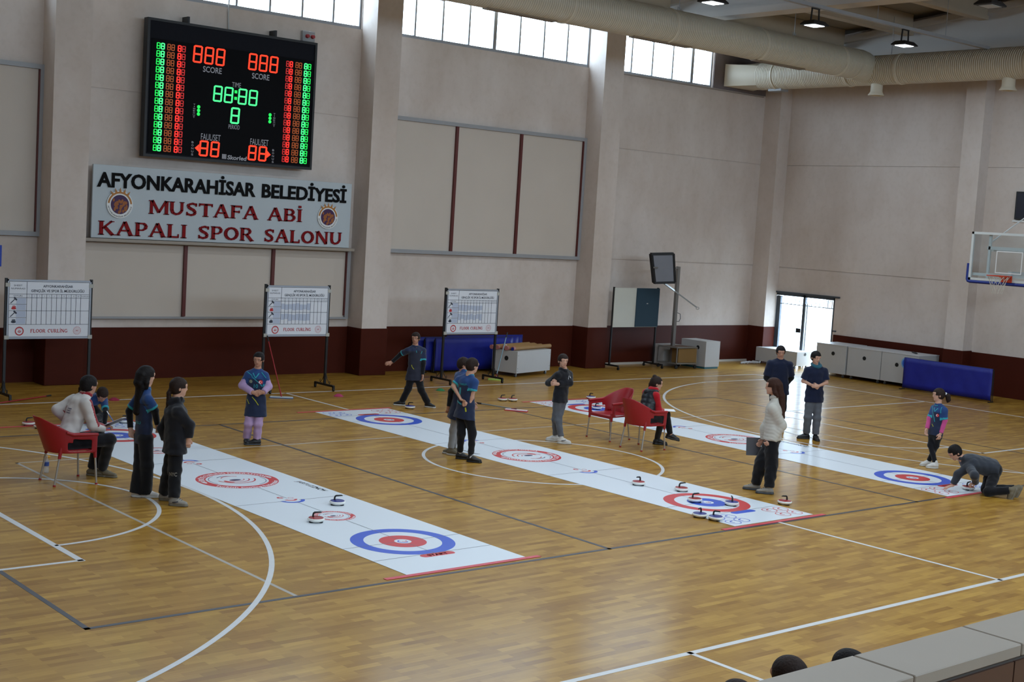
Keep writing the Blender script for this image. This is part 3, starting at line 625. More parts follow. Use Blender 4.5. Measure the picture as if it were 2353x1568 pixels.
for i, (x, y) in enumerate([(11.7, 7.0), (3, float(p[1])), (6.5, float(p[1])), (10, float(p[1])), (13.5, float(p[1])), (0, -3), (4, -3), (8, -3), (12, -3), (16, -3), (2, -8), (7, -8), (12, -8)]):  # more lamps out of view, added to light floor and sheets from above
    flood(x, y, 7.84, 'lit floodlight added under the roof, outside the picture above the near half of the hall')
tag(MB().bar((25.6, 14, 8.44), (25.6, -6, 8.44), .05, .03).build('pipe', mat('galvanised', (170, 175, 182), .3, metal=.8)), 'thin shiny galvanised pipe under the roof beside the right wall', 'pipe')
# ================================================================== curling sheets
M_vinyl = mat('white_vinyl', (222, 228, 234), .35, spec=.4); P_bl = mat('print_blue', (40, 84, 200), .35); P_rd = mat('print_red', (205, 40, 46), .35); P_nv = mat('print_navy', (28, 36, 84), .4); P_gy = mat('print_grey', (120, 120, 128), .5); P_wt = M_vinyl; P_wh = mat('print_white', (238, 240, 244), .4)
SL, SW = 9.58, 1.56
def sheet(x0n, x0f, flip, clusters, label, ynear=.14):
    """x0n/x0f: left edge at the near and far end"""
    ang = math.atan2(-(x0f-x0n), SL)
    t = thing('curling_sheet', label, 'curling sheet', (0, 0, 0), 0, None)
    c = Vector(((x0n+x0f)/2+SW/2, ynear+SL/2, 0)); t.location = c; t.rotation_euler = (0, 0, ang+(math.pi if flip else 0))
    Z0 = .0035; L = SL/2
    MB().box(-SW/2, -L, 0.0024, SW/2, L, Z0).build('vinyl_mat', [M_vinyl], t)
    hz = Z0+.0004
    for s in (1, -1):     # s=1: end with the blue outer ring (local -y)
        R = Matrix.Rotation(0 if s == 1 else math.pi, 4, 'Z'); A, B = (P_bl, P_rd) if s == 1 else (P_rd, P_bl)
        mb = MB(R); mb.ring(0, -L+1.145, .43, .575, hz, 72); o = mb.build('outer_ring', A, t)
        mb = MB(R); mb.ring(0, -L+1.145, .095, .262, hz, 56); mb.build('inner_ring', B, t)
        mb = MB(R); mb.ring(-.005, -L+1.14, .045, .06, hz, 20, 100, 330); mb.build('button_mark', P_bl, t); mb = MB(R); mb.ring(.02, -L+1.15, .02, .03, hz, 16, 180, 380); mb.build('button_mark', P_rd, t)
        mb = MB(R)       # START plate
        P = [(.165*(1 if c > 0 else -1)*1.0+.055*c_, -L+.52+.055*s_) for c, c_, s_ in [(math.cos(q), math.cos(q), math.sin(q)) for q in [2*math.pi*(i+.5)/20 for i in range(20)]]]
        mb.poly(P, hz, hz+.0006); mb.build('start_plate', B, t)
        mb = MB(R); put_text(mb, 'START', .26, .06, Matrix.Translation((0, -L+.49, hz+.0012)), .03); mb.build('start_lettering', P_wh, t)
        mb = MB(R)
        for y in (-L+1.145, -L+.58, -L+3.43):
            mb.box(-SW/2+.005, y-.004, hz+.0007, -.09 if y < -L+1 or y > -L+3 else -.095, y+.004, hz+.0012); mb.box(.09, y-.004, hz+.0007, SW/2-.005, y+.004, hz+.0012)
        mb.box(-.09, -L+.576, hz+.0007, .09, -L+.584, hz+.0012)
        for a, b in ((-L+.58, -L+1.05), (-L+1.24, -L+2.26), (-L+2.76 if (not flip and x0n < 8) else -L+2.2, -L+3.33), (-L+3.56, -.54)): mb.box(-.004, a, hz+.0007, .004, b, hz+.0012)
        mb.build('guide_lines', P_gy, t)
        if not flip and x0n < 8: emblem(t, R, 0, -L+2.51, .25, hz, flip2=(s == -1), small=True)
        # arc logo on the hog line
        mb = MB(R); mb.ring(0.0, -L+3.47, .12, .17, hz, 30, 190, 350); mb.build('arc_logo', P_bl, t)
        mb = MB(R); mb.ring(0.01, -L+3.50, .05, .085, hz, 24, 185, 350); mb.ring(-.06, -L+3.62, .02, .045, hz, 16, 0, 300); mb.ring(.05, -L+3.56, .03, .036, hz, 16); mb.build('arc_logo', P_rd, t)
        # side lettering
        M = Matrix.Translation((.67, -L+4.05, hz+.0004)) @ Matrix.Rotation(-math.pi/2, 4, 'Z')
        mb = MB(R); V, Fs, tw, th = text2d('JARTUXONI', .02); P = []
        mb2 = MB(R); put_text(mb, 'JARTUZZ', .44, .075, Matrix.Translation((.64, -L+4.2, hz+.0004)) @ Matrix.Rotation(-math.pi/2, 4, 'Z'), .01); mb.build('side_lettering', P_rd, t)
        put_text(mb2, 'NCW', .24, .075, Matrix.Translation((.64, -L+3.86, hz+.0004)) @ Matrix.Rotation(-math.pi/2, 4, 'Z'), .03); mb2.build('side_lettering', P_gy, t)
        if clusters[0 if s == 1 else 1]:
            for m_, cs in ((P_bl, [(-.41, .42), (-.41, .20), (-.61, .17), (-.63, .42)]), (P_rd, [(.42, .43), (.64, .42), (.64, .19), (.40, .19)])):
                sx = 1 if s == -1 else -1
                mb = MB(R)
                for x, y in cs:
                    mb.ring(sx*x, -L+y, .094, .105, hz, 28); mb.ring(sx*x, -L+y, .03, .045, hz, 16, 60, 250); mb.ring(sx*x+.02, -L+y+.01, .035, .045, hz, 12, 60, 140)
                mb.build('stone_parking_circles', m_, t)
    emblem(t, Matrix(), 0, 0, .53, hz, False)
    return t
def emblem(t, R, x, y, r, hz, flip2=False, small=False):
    Q = R @ Matrix.Translation((x, y, 0)) @ Matrix.Rotation(math.pi if flip2 else 0, 4, 'Z')
    mb = MB(Q); mb.ring(0, 0, r*.76, r, hz, 72); o = mb.build('federation_emblem', P_rd, t)
    tx = MB(Q); arc_text(tx, 'TÜRKİYE CURLING FEDERASYONU', 0, 0, r*.80, r*.13, 90, 175, hz+.0011); arc_text(tx, 'Turkish Curling Federation', 0, 0, r*.97, r*.13, 270, 125, hz+.0011, True)
    for a in (4, -4, 0, 176, 180, 184): tx.ring(r*.88*math.cos(math.radians(a)), r*.88*math.sin(math.radians(a)), 0, r*(.035 if a % 180 else .055), hz+.0011, 8)
    tx.build('emblem_lettering', P_wh, o)
    b = MB(Q); b.ring(0, 0, r*.685, r*.70, hz, 40, 120, 200); b.ring(0, 0, r*.685, r*.70, hz, 40, -70, 10); b.lathe([(r*.15, hz), (r*.15, hz+.0006)], 24, (-r*.05, r*.02, 0), 1, .55); b.ring(-r*.1, r*.2, r*.3, r*.33, hz, 20, 60, 140); b.build('emblem_swirl', P_nv, o)
    b = MB(Q)
    for i, (ra, w) in enumerate(((.2, .02), (.32, .03), (.46, .035))): b.ring(0, r*.1, r*ra, r*(ra+w), hz+.0002*i, 30, 200-8*i, 350)
    b.ring(0, r*.16, r*.3, r*.33, hz, 20, 50, 150); b.ring(-r*.2, -r*.06, r*.10, r*.18, hz, 20, 150, 270); b.build('emblem_swirl', P_rd, o)
sheet(3.335, 3.28, False, (False, True), 'curling sheet nearest the camera with a blue outer ring at its near end')
sheet(8.265, 8.235, True, (True, True), 'middle curling sheet with red outer ring near and blue outer ring far', .12)
sheet(12.83, 13.16, False, (True, True), 'curling sheet furthest back, where the boy kneels at its end', .0)
def tape(x0, x1, y, lab): tag(MB().poly([(x0, y-.035), (x1, y-.03), (x1, y+.035), (x0, y+.03)], .0026, .0055).build('red_tape', M_redtape), lab, 'tape')
tape(3.05, 5.06, .105, 'strip of red tape along the near end of the front curling sheet')
tape(7.97, 9.97, .055, 'strip of red tape along the near end of the middle curling sheet')
tape(12.7, 14.6, -.03, 'strip of red tape at the near end of the furthest curling sheet')
tape(7.9, 9.9, 9.75, 'strip of red tape across the far end of the middle sheet'); tape(13.0, 14.8, 9.64, 'strip of red tape across the far end of the furthest sheet'); tape(2.7, 5.0, 9.77, 'strip of red tape across the far end of the front sheet')
# ------------------------------------------------------------------ stones
M_stw = mat('stone_white_plastic', (226, 226, 220), .3); M_str = mat('stone_red_top', (150, 20, 24), .35); M_stb = mat('stone_blue_top', (26, 34, 120), .35)
def stone_proto(m):
    t = thing('curling_stone', 'x', 'curling stone')
    MB().lathe([(.05, .010), (.070, .010), (.086, .017), (.097, .030), (.0985, .038), (.094, .047), (.088, .0505), (.084, .0505)], 36).build('body', M_stw, t, smooth=True)
    mb = MB()
    for i in range(3): q = 2.094*i+.5; mb.lathe([(.022, 0), (.026, .004), (.024, .022)], 14, (.062*math.cos(q), .062*math.sin(q), 0))
    mb.build('castor', M_blk, t, smooth=True)
    MB().lathe([(.087, .050), (.083, .055), (.05, .061), (.0, .063)], 36).build('top_disc', m, t, smooth=True)
    MB().tube([(.035, 0, .06), (.035, 0, .085), (.03, 0, .103), (.018, 0, .112), (-.01, 0, .114), (-.045, 0, .117), (-.06, 0, .114)], [.012, .0105, .0105, .0105, .0095, .0085, .005], 10).build('handle', M_blk, t, smooth=True)
    return t
SR, SB = stone_proto(M_str), stone_proto(M_stb)
ST = [('r', 3.74, 2.47, 150, 'red topped curling stone beside the small emblem on the front sheet'), ('b', 4.46, 3.14, 150, 'blue topped curling stone lying alone on the front sheet'),
 ('r', 9.01, 2.5, 10, 'red topped stone short of the red ring on the middle sheet'), ('r', 9.28, 1.94, 160, 'red topped stone on the far edge of the red ring, middle sheet'),
 ('r', 8.9, 1.35, 160, 'red topped stone on the blue inner ring, middle sheet'), ('b', 9.21, .98, 230, 'blue topped stone on the near right part of the red ring'),
 ('b', 8.25, .68, 20, 'blue topped stone beside the sheet edge, behind another blue one'), ('b', 8.30, .46, 100, 'blue topped stone at the near corner of the middle sheet'), ('r', 9.99, .72, -10, 'red topped stone on the wooden floor right of the middle sheet'),
 ('r', 13.62, .18, 180, 'red topped stone in the hand of the kneeling boy'), ('b', 10.2, 9.57, 120, 'blue topped stone between the feet of the striding boy'),
 ('r', 12.72, 9.92, 170, 'dark red topped stone on the floor, left one of the pair behind'), ('r', 12.9, 9.82, 190, 'dark red topped stone on the floor beside the far sheet corner'),
 ('r', 3.22, 9.86, 170, 'red topped stone furthest left at the far end of front sheet'), ('r', 3.28, 9.55, 160, 'red topped stone half hidden behind the seated man\'s chair back'), ('r', 3.25, 9.28, 150, 'red topped stone at the far sheet edge, nearest the seated man\'s chair'),
 ('b', 4.66, 9.62, 30, 'blue topped stone behind the girl with very long hair'), ('b', 13.84, 8.38, 90, 'blue topped stone on the far sheet seen through the empty chair'), ('b', 14.86, 9.62, 90, 'blue topped stone behind the empty chair at the sheet corner')]
index_children()
for k, x, y, a, lab in ST:
    o = copy_tree(SR if k == 'r' else SB); o.location = (x, y, .0036); o.rotation_euler = (0, 0, math.radians(a)); o['label'] = lab; o['group'] = 'floor curling stones'
    on = (3.3 < x < 4.9 or 8.25 < x < 9.83 or 13 < x < 14.7) and y < 9.7
    if not on: o.location.z = 0
for p in (SR, SB):
    for c in list(CHILD[p.name]): bpy.data.objects.remove(c)
    bpy.data.objects.remove(p)
# ------------------------------------------------------------------ red chairs
M_chair = mat('red_chair_plastic', (150, 20, 30), .42, noise=(8, .04)); M_leg = mat('chair_leg_metal', (178, 172, 164), .35, metal=.7)
def chair_mesh():
    """shell: backrest curving into arm rests, seat pan with apron; faces +y"""
    ob = []
    mb = MB(); nu, nv = 25, 9
    # wrap shell: u from right arm front over the back to left arm front
    V = []
    def pt(u, v):     # u in -1..1, v 0 bottom .. 1 top
        a = u*1.0; s = abs(a)
        if s < .62:
            q = a/.62*math.radians(78); x = .265*math.sin(q); y = -.05-.235*math.cos(q)
        else:
            f = (s-.62)/.38; x = math.copysign(.2595+.025*f, a); y = -.1+.34*f
        top = .85 if s < .15 else .85-.22*((s-.15)/.55)**1.2 if s < .7 else .625-.01*(s-.7)
        bot = .40
        z = bot+(top-bot)*v
        lean = (z-.40)*(.38 if s < .62 else .38*max(0, 1-(s-.62)/.2))
        y -= lean*max(0, math.cos(min(s/.62, 1)*math.pi/2)); x *= 1+.16*(z-.4)
        return (x, y, z)
    for i in range(nu):
        u = -1+2*i/(nu-1)
        for j in range(nv): V.append(pt(u, j/(nv-1)))
    Fs = []
    for i in range(nu-1):
        u = -1+2*(i+.5)/(nu-1)
        for j in range(nv-1):
            v = (j+.5)/(nv-1)
            if .56 < abs(u) < .93 and .16 < v < .80 and not (.56 < abs(u) < .64 and v > .55): continue     # opening under each arm
            Fs.append((i*nv+j, (i+1)*nv+j, (i+1)*nv+j+1, i*nv+j+1))
    mb.add(V, Fs)
    return mb
def finish(mb, name, m, parent, thick=.012, sub=1, bev=0):
    """gives thickness and roundness with modifiers evaluated to a plain mesh"""
    o = mb.build('tmp', m)
    if thick: md = o.modifiers.new('s', 'SOLIDIFY'); md.thickness = thick; md.offset = 0
    if sub: md = o.modifiers.new('u', 'SUBSURF'); md.levels = sub; md.render_levels = sub
    me = bpy.data.meshes.new_from_object(o.evaluated_get(bpy.context.evaluated_depsgraph_get())); me.materials.clear(); bpy.data.objects.remove(o)
    return link(name, me, m, parent, smooth=True)
def chair(label):
    t = thing('armchair', label, 'chair', group='red plastic armchairs')
    finish(chair_mesh(), 'backrest_shell', M_chair, t, .014, 2)
    mb = MB(); n = 8; V = []
    for i in range(n+1):
        for j in range(n+1):
            x = -.25+.5*i/n; y = -.25+.49*j/n; d = (x/.25)**2; z = .435-.03*math.exp(-((x/.17)**2+(y/.2)**2))-.03*(max(0, y-.14)/.1)**2
            V.append((x*(1 if y > -.1 else 1-.5*((-.1-y)/.15)**2), y, z))
    mb.add(V, [(i*(n+1)+j, (i+1)*(n+1)+j, (i+1)*(n+1)+j+1, i*(n+1)+j+1) for i in range(n) for j in range(n)]); finish(mb, 'seat', M_chair, t, .014, 1)
    mb = MB(); mb.box(-.255, .215, .375, .255, .235, .43, .008); mb.build('front_apron', M_chair, t)
    for sx in (-1, 1):
        mb = MB(); mb.tube([(sx*.284, .245, .625), (sx*.284, .1, .632), (sx*.283, -.06, .636), (sx*.275, -.15, .665)], [.02, .024, .024, .016], 10); mb.build('arm_rest', M_chair, t, smooth=True)
        for y, yt, x in ((.22, .245, .262), (-.19, -.265, .21)):
            a = (sx*x, y, .43); b = (sx*(x+.02), yt, 0)
            f = lambda q: tuple(a[i]+(b[i]-a[i])*q for i in range(3))
            lg = MB().tube([f(.12), f(.97)], .0125, 12).build('leg', M_leg, t, smooth=True)
            MB().tube([f(-.1), f(.22)], [.026, .019], 12).build('leg_socket', M_chair, lg, smooth=True); MB().tube([f(.955), f(1)], .017, 12).build('leg_cap', M_chair, lg, smooth=True)
    return t
ch = chair('red plastic armchair on which the man in the white jacket sits'); index_children()
def place(o, x, y, rz, lab=None):
    o.location = (x, y, 0); o.rotation_euler = (0, 0, math.radians(rz))
    if lab: o['label'] = lab
c2 = copy_tree(ch); c3 = copy_tree(ch)
place(ch, 2.13, 5.65, -90); place(c2, 11.37, 4.745, -87, 'red plastic armchair on which the woman in the black vest sits'); place(c3, 11.53, 5.68, 90, 'empty red plastic armchair turned towards the camera')
# ------------------------------------------------------------------ score charts on wheeled stands
M_bd = mat('chart_board_white', (214, 216, 222), .4); M_bf = mat('chart_frame_silver', (156, 162, 172), .4, metal=.3); M_clip = mat('tape_piece', (170, 168, 160), .6); M_std = mat('stand_black', (18, 19, 22), .5); M_ink = mat('chart_ink', (44, 48, 62), .6); M_rink = mat('chart_red', (178, 30, 36), .6); M_pale = mat('pen_smudge', (176, 184, 202), .5)
def chart(x0, x1, y, z0, z1, rz, label, seed):
    t = thing('score_chart_stand', label, 'score chart', ((x0+x1)/2, y, 0), rz, 'curling score charts on wheeled stands')
    w = (x1-x0)/2; hh = z1-z0; FR = lambda x, z, d=.0: FRONT(x, -.024-d, z)
    bd = MB().box(-w, -.022, z0, w, -.006, z1).build('board', M_bd, t)
    mb = MB()
    for a in ((-w, z0, w, z0+.025), (-w, z1-.025, w, z1), (-w, z0, -w+.02, z1), (w-.02, z0, w, z1)): mb.box(a[0], -.030, a[1], a[2], -.004, a[3])
    mb.build('board_frame', M_bf, bd)
    X = lambda u: -w+.03+u*(2*w-.06); Zz = lambda v: z0+.035+v*(hh-.07)
    ik = MB()
    def hl(v, a=0., b=1.): ik.box(X(a), -.0252, Zz(v)-.003, X(b), -.0232, Zz(v)+.003)
    def vl(u, a, b): ik.box(X(u)-.003, -.0252, Zz(a), X(u)+.003, -.0232, Zz(b))
    for v in (.775, .71, .475, .225): hl(v)
    hl(.592, 0, .215); hl(.35, 0, .215); vl(.215, .225, 1)
    cols = [.215+.0615*i for i in range(12)]
    for u in cols[1:]: vl(u, .225, .775)
    hl(0.0); hl(1.0); vl(0, 0, 1); vl(1, 0, 1)
    put_text(ik, 'AFYONKARAHİSAR', .36*w*2, .042, FR(X(.6), Zz(.9)), .02); put_text(ik, 'GENÇLİK VE SPOR İL MÜDÜRLÜĞÜ', .64*w*2, .044, FR(X(.6), Zz(.815)), .02)
    put_text(ik, 'SHEET', .1*w*2, .028, FR(X(.107), Zz(.915))); put_text(ik, 'NUMARASI', .16*w*2, .028, FR(X(.107), Zz(.86))); put_text(ik, 'OYUN', .1*w*2, .028, FR(X(.107), Zz(.728)))
    for i in range(11): put_text(ik, str(i+1) if i < 10 else 'EX', None, .02, FR(X(cols[i]+.031), Zz(.732)))
    put_text(ik, 'TOPLAM', .1*w*2, .018, FR(X(.947), Zz(.732)))
    for v in (.652, .41):       # hammers
        a, b = (X(.02), Zz(v-.045)), (X(.075), Zz(v+.035)); ik.bar((a[0], -.0245, a[1]), (b[0], -.0245, b[1]), .0015, .014); ik.bar((b[0]-.02, -.0248, b[1]+.025), (b[0]+.028, -.0248, b[1]-.022), .0015, .028)
    ik.build('printed_table', M_ink, bd)
    for v, m in ((.53, M_rink), (.285, M_ink)):    # stones
        s = MB(FRONT(X(.06), -.024, Zz(v))); s.lathe([(.042, 0), (.042, .002)], 20, (0, -.012, 0), 1, .5); s.box(-.03, .008, 0, .035, .02, .002); s.box(-.02, .026, 0, .022, .034, .002); s.bar((.018, .03, .001), (.03, .012, .001), .008, .002); s.build('stone_symbol', m, bd)
    sm = MB(); random.seed(seed)
    for u0, u1, v0, v1 in [(.09, .205, .6, .7), (.09, .205, .485, .585), (.09, .205, .36, .465), (.09, .205, .235, .34)]: sm.box(X(u0), -.0228, Zz(v0), X(u1), -.0218, Zz(v1))
    for i in range(8 if seed else 0):
        for v in (.6, .38): sm.box(X(cols[i]+.004), -.0228, Zz(v-random.uniform(.05, .09)), X(cols[i+1]-.004), -.0218, Zz(v+random.uniform(.04, .07)))
    sm.build('pen_smudges', M_pale, bd)
    r = MB(); serif_text(r, 'FLOOR', X(.27), X(.46), Zz(.075), .062, FRONT(0, -.0235, 0), .001); serif_text(r, 'CURLİNG', X(.485), X(.735), Zz(.075), .062, FRONT(0, -.0235, 0), .001); r.build('red_title', M_rink, bd)
    e = MB(FRONT(X(.135), -.024, Zz(.105))); e.ring(0, 0, .058, .076, 0, 36, h=.001); e.ring(0, .01, .03, .036, 0, 16, 200, 350); e.ring(0, 0, .012, .02, 0, 12); e.ring(.0, .02, .03, .035, 0, 14, 40, 160); e.build('round_emblem', M_rink, bd)
    e = MB(FRONT(X(.855), -.024, Zz(.11)))
    for rr in (.066, .05): 
        for i in range(16): e.ring(0, 0, rr, rr+.007, 0, 2, i*22.5, i*22.5+13, .001)
    e.ring(0, 0, .03, .033, 0, 24); e.box(-.016, -.004, 0, .016, .004, .001); e.box(-.014, -.016, 0, -.008, .016, .001); e.box(.008, -.016, 0, .014, .016, .001); e.build('ministry_emblem', mat('chart_pale_red', (196, 96, 96), .6), bd)
    for s in (-1, 1):
        p = MB().box(s*(w+.012)-.022, -.012, .10, s*(w+.012)+.022, .028, z1+.02).build('post', M_std, t)
        px = s*(w+.012)
        b = MB(); b.bar((px, -.33, .10), (px, .36, .10), .04, .04)
        for q in (-.32, .35): b.box(px-.02, q-.02, .035, px+.02, q+.02, .10)
        for q in (-1, 1): b.tube([(px, 0+q*.02, .32), (px, q*.09, .2), (px, q*.17, .13), (px, q*.19, .16), (px, q*.165, .185)], .007, 6)
        b.build('foot', M_std, p)
        for q in (-.32, .35): MB(Matrix.Translation((px, q, .03)) @ Matrix.Rotation(math.pi/2, 4, 'Y')).lathe([(.0, -.014), (.028, -.014), (.03, 0), (.028, .014), (.0, .014)], 16).build('castor', M_blk, p, smooth=True)
        for z in (z0+.03, z1-.09): MB().box(s*w-.035, -.034, z-.035, s*w+.04, -.012, z+.03).build('clip', M_clip, bd)
    return t
chart(3.80, 5.27, 12.54, 1.04, 2.06, 0, 'white floor curling score chart on a black stand, furthest left', 0)
chart(8.65, 10.05, 12.28, 1.07, 2.06, 0, 'white floor curling score chart with a red mop leaning at it', 3)
chart(13.15, 14.57, 12.49, 1.06, 2.045, 0, 'white floor curling score chart standing in front of the blue barriers', 5)
t = thing('display_board_stand', 'half white and half dark teal board on a black wheeled stand', 'display board', (20.33, 13.85, 0))
MB().box(-.8, -.012, 1.06, .8, .0, 2.06).build('white_panel', mat('worn_white_panel', (196, 196, 186), .6, noise=(3, .05)), t); MB().box(-.02, -.03, 1.07, .82, -.014, 2.065).build('teal_panel', mat('dark_teal_felt', (20, 50, 66), .8), t)
MB().cbox((.38, -.034, 1.67), (.05, .006, .02)).build('paper_scrap', M_clip, t)
for s in (-1, 1):
    p = MB().box(s*.8-.02, 0, .1, s*.8+.02, .04, 2.08).build('post', M_std, t); b = MB(); b.bar((s*.8, -.32, .1), (s*.8, .36, .1), .04, .04); b.build('foot', M_std, p)
    for q in (-.31, .35): MB(Matrix.Translation((s*.8, q, .04)) @ Matrix.Rotation(math.pi/2, 4, 'Y')).lathe([(0, -.015), (.036, -.015), (.04, 0), (.036, .015), (0, .015)], 16).build('castor', M_blk, p, smooth=True)
# ================================================================== door
M_door = mat('door_grey_metal', (70, 76, 84), .45, metal=.3); M_shine = mat('door_edge_aluminium', (170, 178, 186), .35, metal=.6)
mb = MB(); x0, x1 = XR+.02, XR+.1
mb.box(x0, DY0, 0, x1, DY0+.06, DZ); mb.box(x0, DY1-.06, 0, x1, DY1, DZ); mb.box(x0, DY0, DZ-.07, x1, DY1, DZ); mb.box(x0, 13.03, 0, x1, 13.11, DZ)
mb.box(XR-.05, DY0-.16, DZ+.0, XR-.0, DY1-.02+.16, DZ+.045); mb.box(XR-.03, DY0-.12, 1.1, XR, DY0, 1.13)
dr = struct('door_1', mb, M_door)
MB().box(x0+.0, 13.9, 0, x1, 14.03, DZ-.08).build('door_stile', M_door, dr); MB().box(x0-.005, 14.04, 0, x1, 14.075, DZ-.1).box(x0-.005, 13.0, 0, x1, 13.028, DZ-.25).box(x0-.005, 12.93, 0, x1, 12.96, DZ-.25).build('door_edge_strip', M_shine, dr)
mb = MB(); mb.bar((x0+.03, DY0, DZ-.30), (x0+.03, DY1, DZ-.30), .02, .02)
for i in range(15):
    y = DY0+.12+i*.139; mb.bar((x0+.03, y, DZ-.3), (x0+.03, y, DZ-.08), .012, .012)
    mb.tube([(x0+.03, y+.02, DZ-.12), (x0+.03, y+.06, DZ-.10), (x0+.03, y+.1, DZ-.13), (x0+.03, y+.09, DZ-.18)], .006, 6)
mb.build('door_grille', M_door, dr)
MB().box(x0-.03, 13.11, .95, x0, 13.27, 1.07, .006).build('door_lock', M_blk, dr)
MB().tube([(x0-.02, 13.2, .95), (x0-.05, 13.24, .93), (x0-.05, 13.27, .78), (x0-.05, 13.22, .70), (x0-.03, 13.12, .70)], .008, 8).build('door_handle', M_shine, dr)
MB().box(x0+.03, DY0+.05, .02, x0+.036, DY1-.05, DZ-.07).build('door_pane', M_glass, dr)
tt = thing('tree_trunk', 'pale tree trunk outside, seen through the glass of the door', 'tree', (34, 17.9, -.05))
MB().tube([(0, 0, 0), (.03, .02, 1.2), (-.02, .0, 2.6), (.05, .05, 5)], [.2, .17, .15, .12], 14).build('trunk', mat('pale_bark', (150, 146, 142), .9, bump=(9, .6)), tt, smooth=True)
MB().tube([(0, 0, 2.6), (.3, .5, 3.6), (.5, 1, 4.6)], [.08, .05, .03], 8).build('branch', mat('pale_bark', (150, 146, 142)), tt, smooth=True)
# ================================================================== basketball backboard
bk = thing('basketball_backboard', 'clear basketball backboard with white frame, blue padding and orange rim', 'basketball hoop', (21.8, 4.5, 0))
M_fw = mat('hoop_white_frame', (205, 208, 206), .4); M_pad = mat('blue_padding', (20, 44, 128), .5); M_or = mat('rim_orange', (190, 62, 30), .4)
mb = MB()
for a in ((-.9, 3.90, .9, 3.95), (-.9, 2.92, .9, 2.97), (-.9, 2.92, -.85, 3.95), (.85, 2.92, .9, 3.95)): mb.box(-.025, a[0], a[1], .025, a[2], a[3])
fr_ = mb.build('board_frame', M_fw, bk)
MB().box(-.006, -.85, 2.97, .006, .85, 3.9).build('board_glass', M_glass, bk)
mb = MB()
for a in ((-.30, 3.55, .30, 3.57), (-.3, 3.1, .3, 3.12), (-.3, 3.12, -.28, 3.55), (.28, 3.12, .3, 3.55)): mb.box(-.009, a[0], a[1], -.0065, a[2], a[3])
mb.build('shooter_square', M_wht, bk)
MB().tube([(0, .93, 3.27), (0, .93, 2.93), (0, .91, 2.895), (0, .87, 2.885), (0, -.87, 2.885), (0, -.91, 2.895), (0, -.93, 2.93), (0, -.93, 3.27)], .036, 12).build('bottom_padding', M_pad, bk, smooth=True)
rm = MB().tube([(-.375+.225*math.cos(q*.2618), .225*math.sin(q*.2618), 3.05) for q in range(24)], .012, 8, closed=True).box(-.16, -.1, 3.02, -.03, .1, 3.055).box(-.05, -.12, 2.92, -.026, .12, 3.06)
rm = rm.build('rim', M_or, bk, smooth=True)
mb = MB()
for k in range(12):
    q = k*.5236
    for s in (1, -1):
        P = []
        for j in range(6):
            f = j/5; r = .225-.12*f**.6; P.append((-.375+r*math.cos(q+s*f*.9), r*math.sin(q+s*f*.9), 3.04-.36*f))
        mb.tube(P, .004, 5)
mb.build('net', mat('net_cord', (200, 196, 184), .8), rm)
mb = MB(); mb.bar((.06, -.55, 3.62), (.06, .55, 3.62), .05, .07); mb.bar((.06, -.85, 3.05), (.06, .85, 3.05), .04, .06); mb.bar((.06, -.5, 2.95), (.06, -.5, 3.9), .05, .05); mb.bar((.06, .5, 2.95), (.06, .5, 3.9), .05, .05)
mb.bar((.06, -.45, 3.6), (4.38, -.6, 3.62), .08, .1); mb.bar((.06, .45, 3.6), (4.38, .6, 3.62), .08, .1); mb.bar((.06, 0, 3.1), (4.38, -.3, 3.1), .08, .1); mb.bar((.1, .5, 3.75), (4.38, .62, 5.6), .02, .02); mb.bar((1.8, -.6, 3.6), (1.8, .6, 3.6), .05, .05)
mb.box(4.36, -.75, 2.8, 4.4, .75, 3.9); mb.build('support_arms', M_fw, bk)
# ================================================================== practice hoop on a trolley
t = thing('practice_hoop', 'small portable hoop seen from behind: grey board, tall pole, metal trolley', 'basketball hoop', (21.75, 13.62, 0), math.radians(-8))
M_al = mat('brushed_aluminium', (150, 150, 148), .35, metal=.75); M_back = mat('board_back_grey', (120, 122, 130), .6, noise=(3, .08))
bx = [(-.42, .26), (-.2, -.24), (.5, -.2), (.32, .3)]
mb = MB()
for z in (.14, .56):
    for i in range(4): mb.bar((*bx[i], z), (*bx[(i+1) % 4], z), .035, .035)
for i in (0, 1, 2, 3): mb.bar((*bx[i], .14), (*bx[i], .56), .028, .028)
mb.build('trolley_frame', M_al, t)
MB().poly([(q[0]*.96, q[1]*.96) for q in bx], .565, .575).build('trolley_top', mat('brown_board', (92, 64, 44), .6), t)
for q in bx: MB(Matrix.Translation((q[0]*.95, q[1]*.95, .05)) @ Matrix.Rotation(math.pi/2, 4, 'X')).lathe([(0, -.02), (.045, -.02), (.05, 0), (.045, .02), (0, .02)], 16).build('castor', M_blk, t, smooth=True)
MB().bar((-.08, .1, .1), (-.08, .1, 2.66), .085, .085).build('pole', M_al, t)
def wp(px, py, y): return t.matrix_world.inverted() @ Vector(onY(px, py, y))
bpy.context.view_layer.update()
Q = [wp(1496, 584, 13.55), wp(1546, 583, 13.35), wp(1549, 649, 13.35), wp(1503, 650, 13.55)]
n = ((Q[1]-Q[0]).cross(Q[3]-Q[0])).normalized()*.04
bo = MB().add([q+n for q in Q]+[q-n for q in Q], [(0, 1, 2, 3), (7, 6, 5, 4), (0, 4, 5, 1), (1, 5, 6, 2), (2, 6, 7, 3), (3, 7, 4, 0)]).build('backboard', M_back, t)
mb = MB()
for i in range(4): mb.bar(Q[i]-n*.6, Q[(i+1) % 4]-n*.6, .06, .06); mb.bar(Q[i]+n*.6, Q[(i+1) % 4]+n*.6, .06, .06)
mb.build('board_edge', M_blk, bo)
top = Vector((-.08, .1, 2.62)); A_ = wp(1503, 615, 13.45); B_ = wp(1527, 652, 13.5); C_ = wp(1549, 668, 13.66); D_ = wp(1600, 706, 13.4)
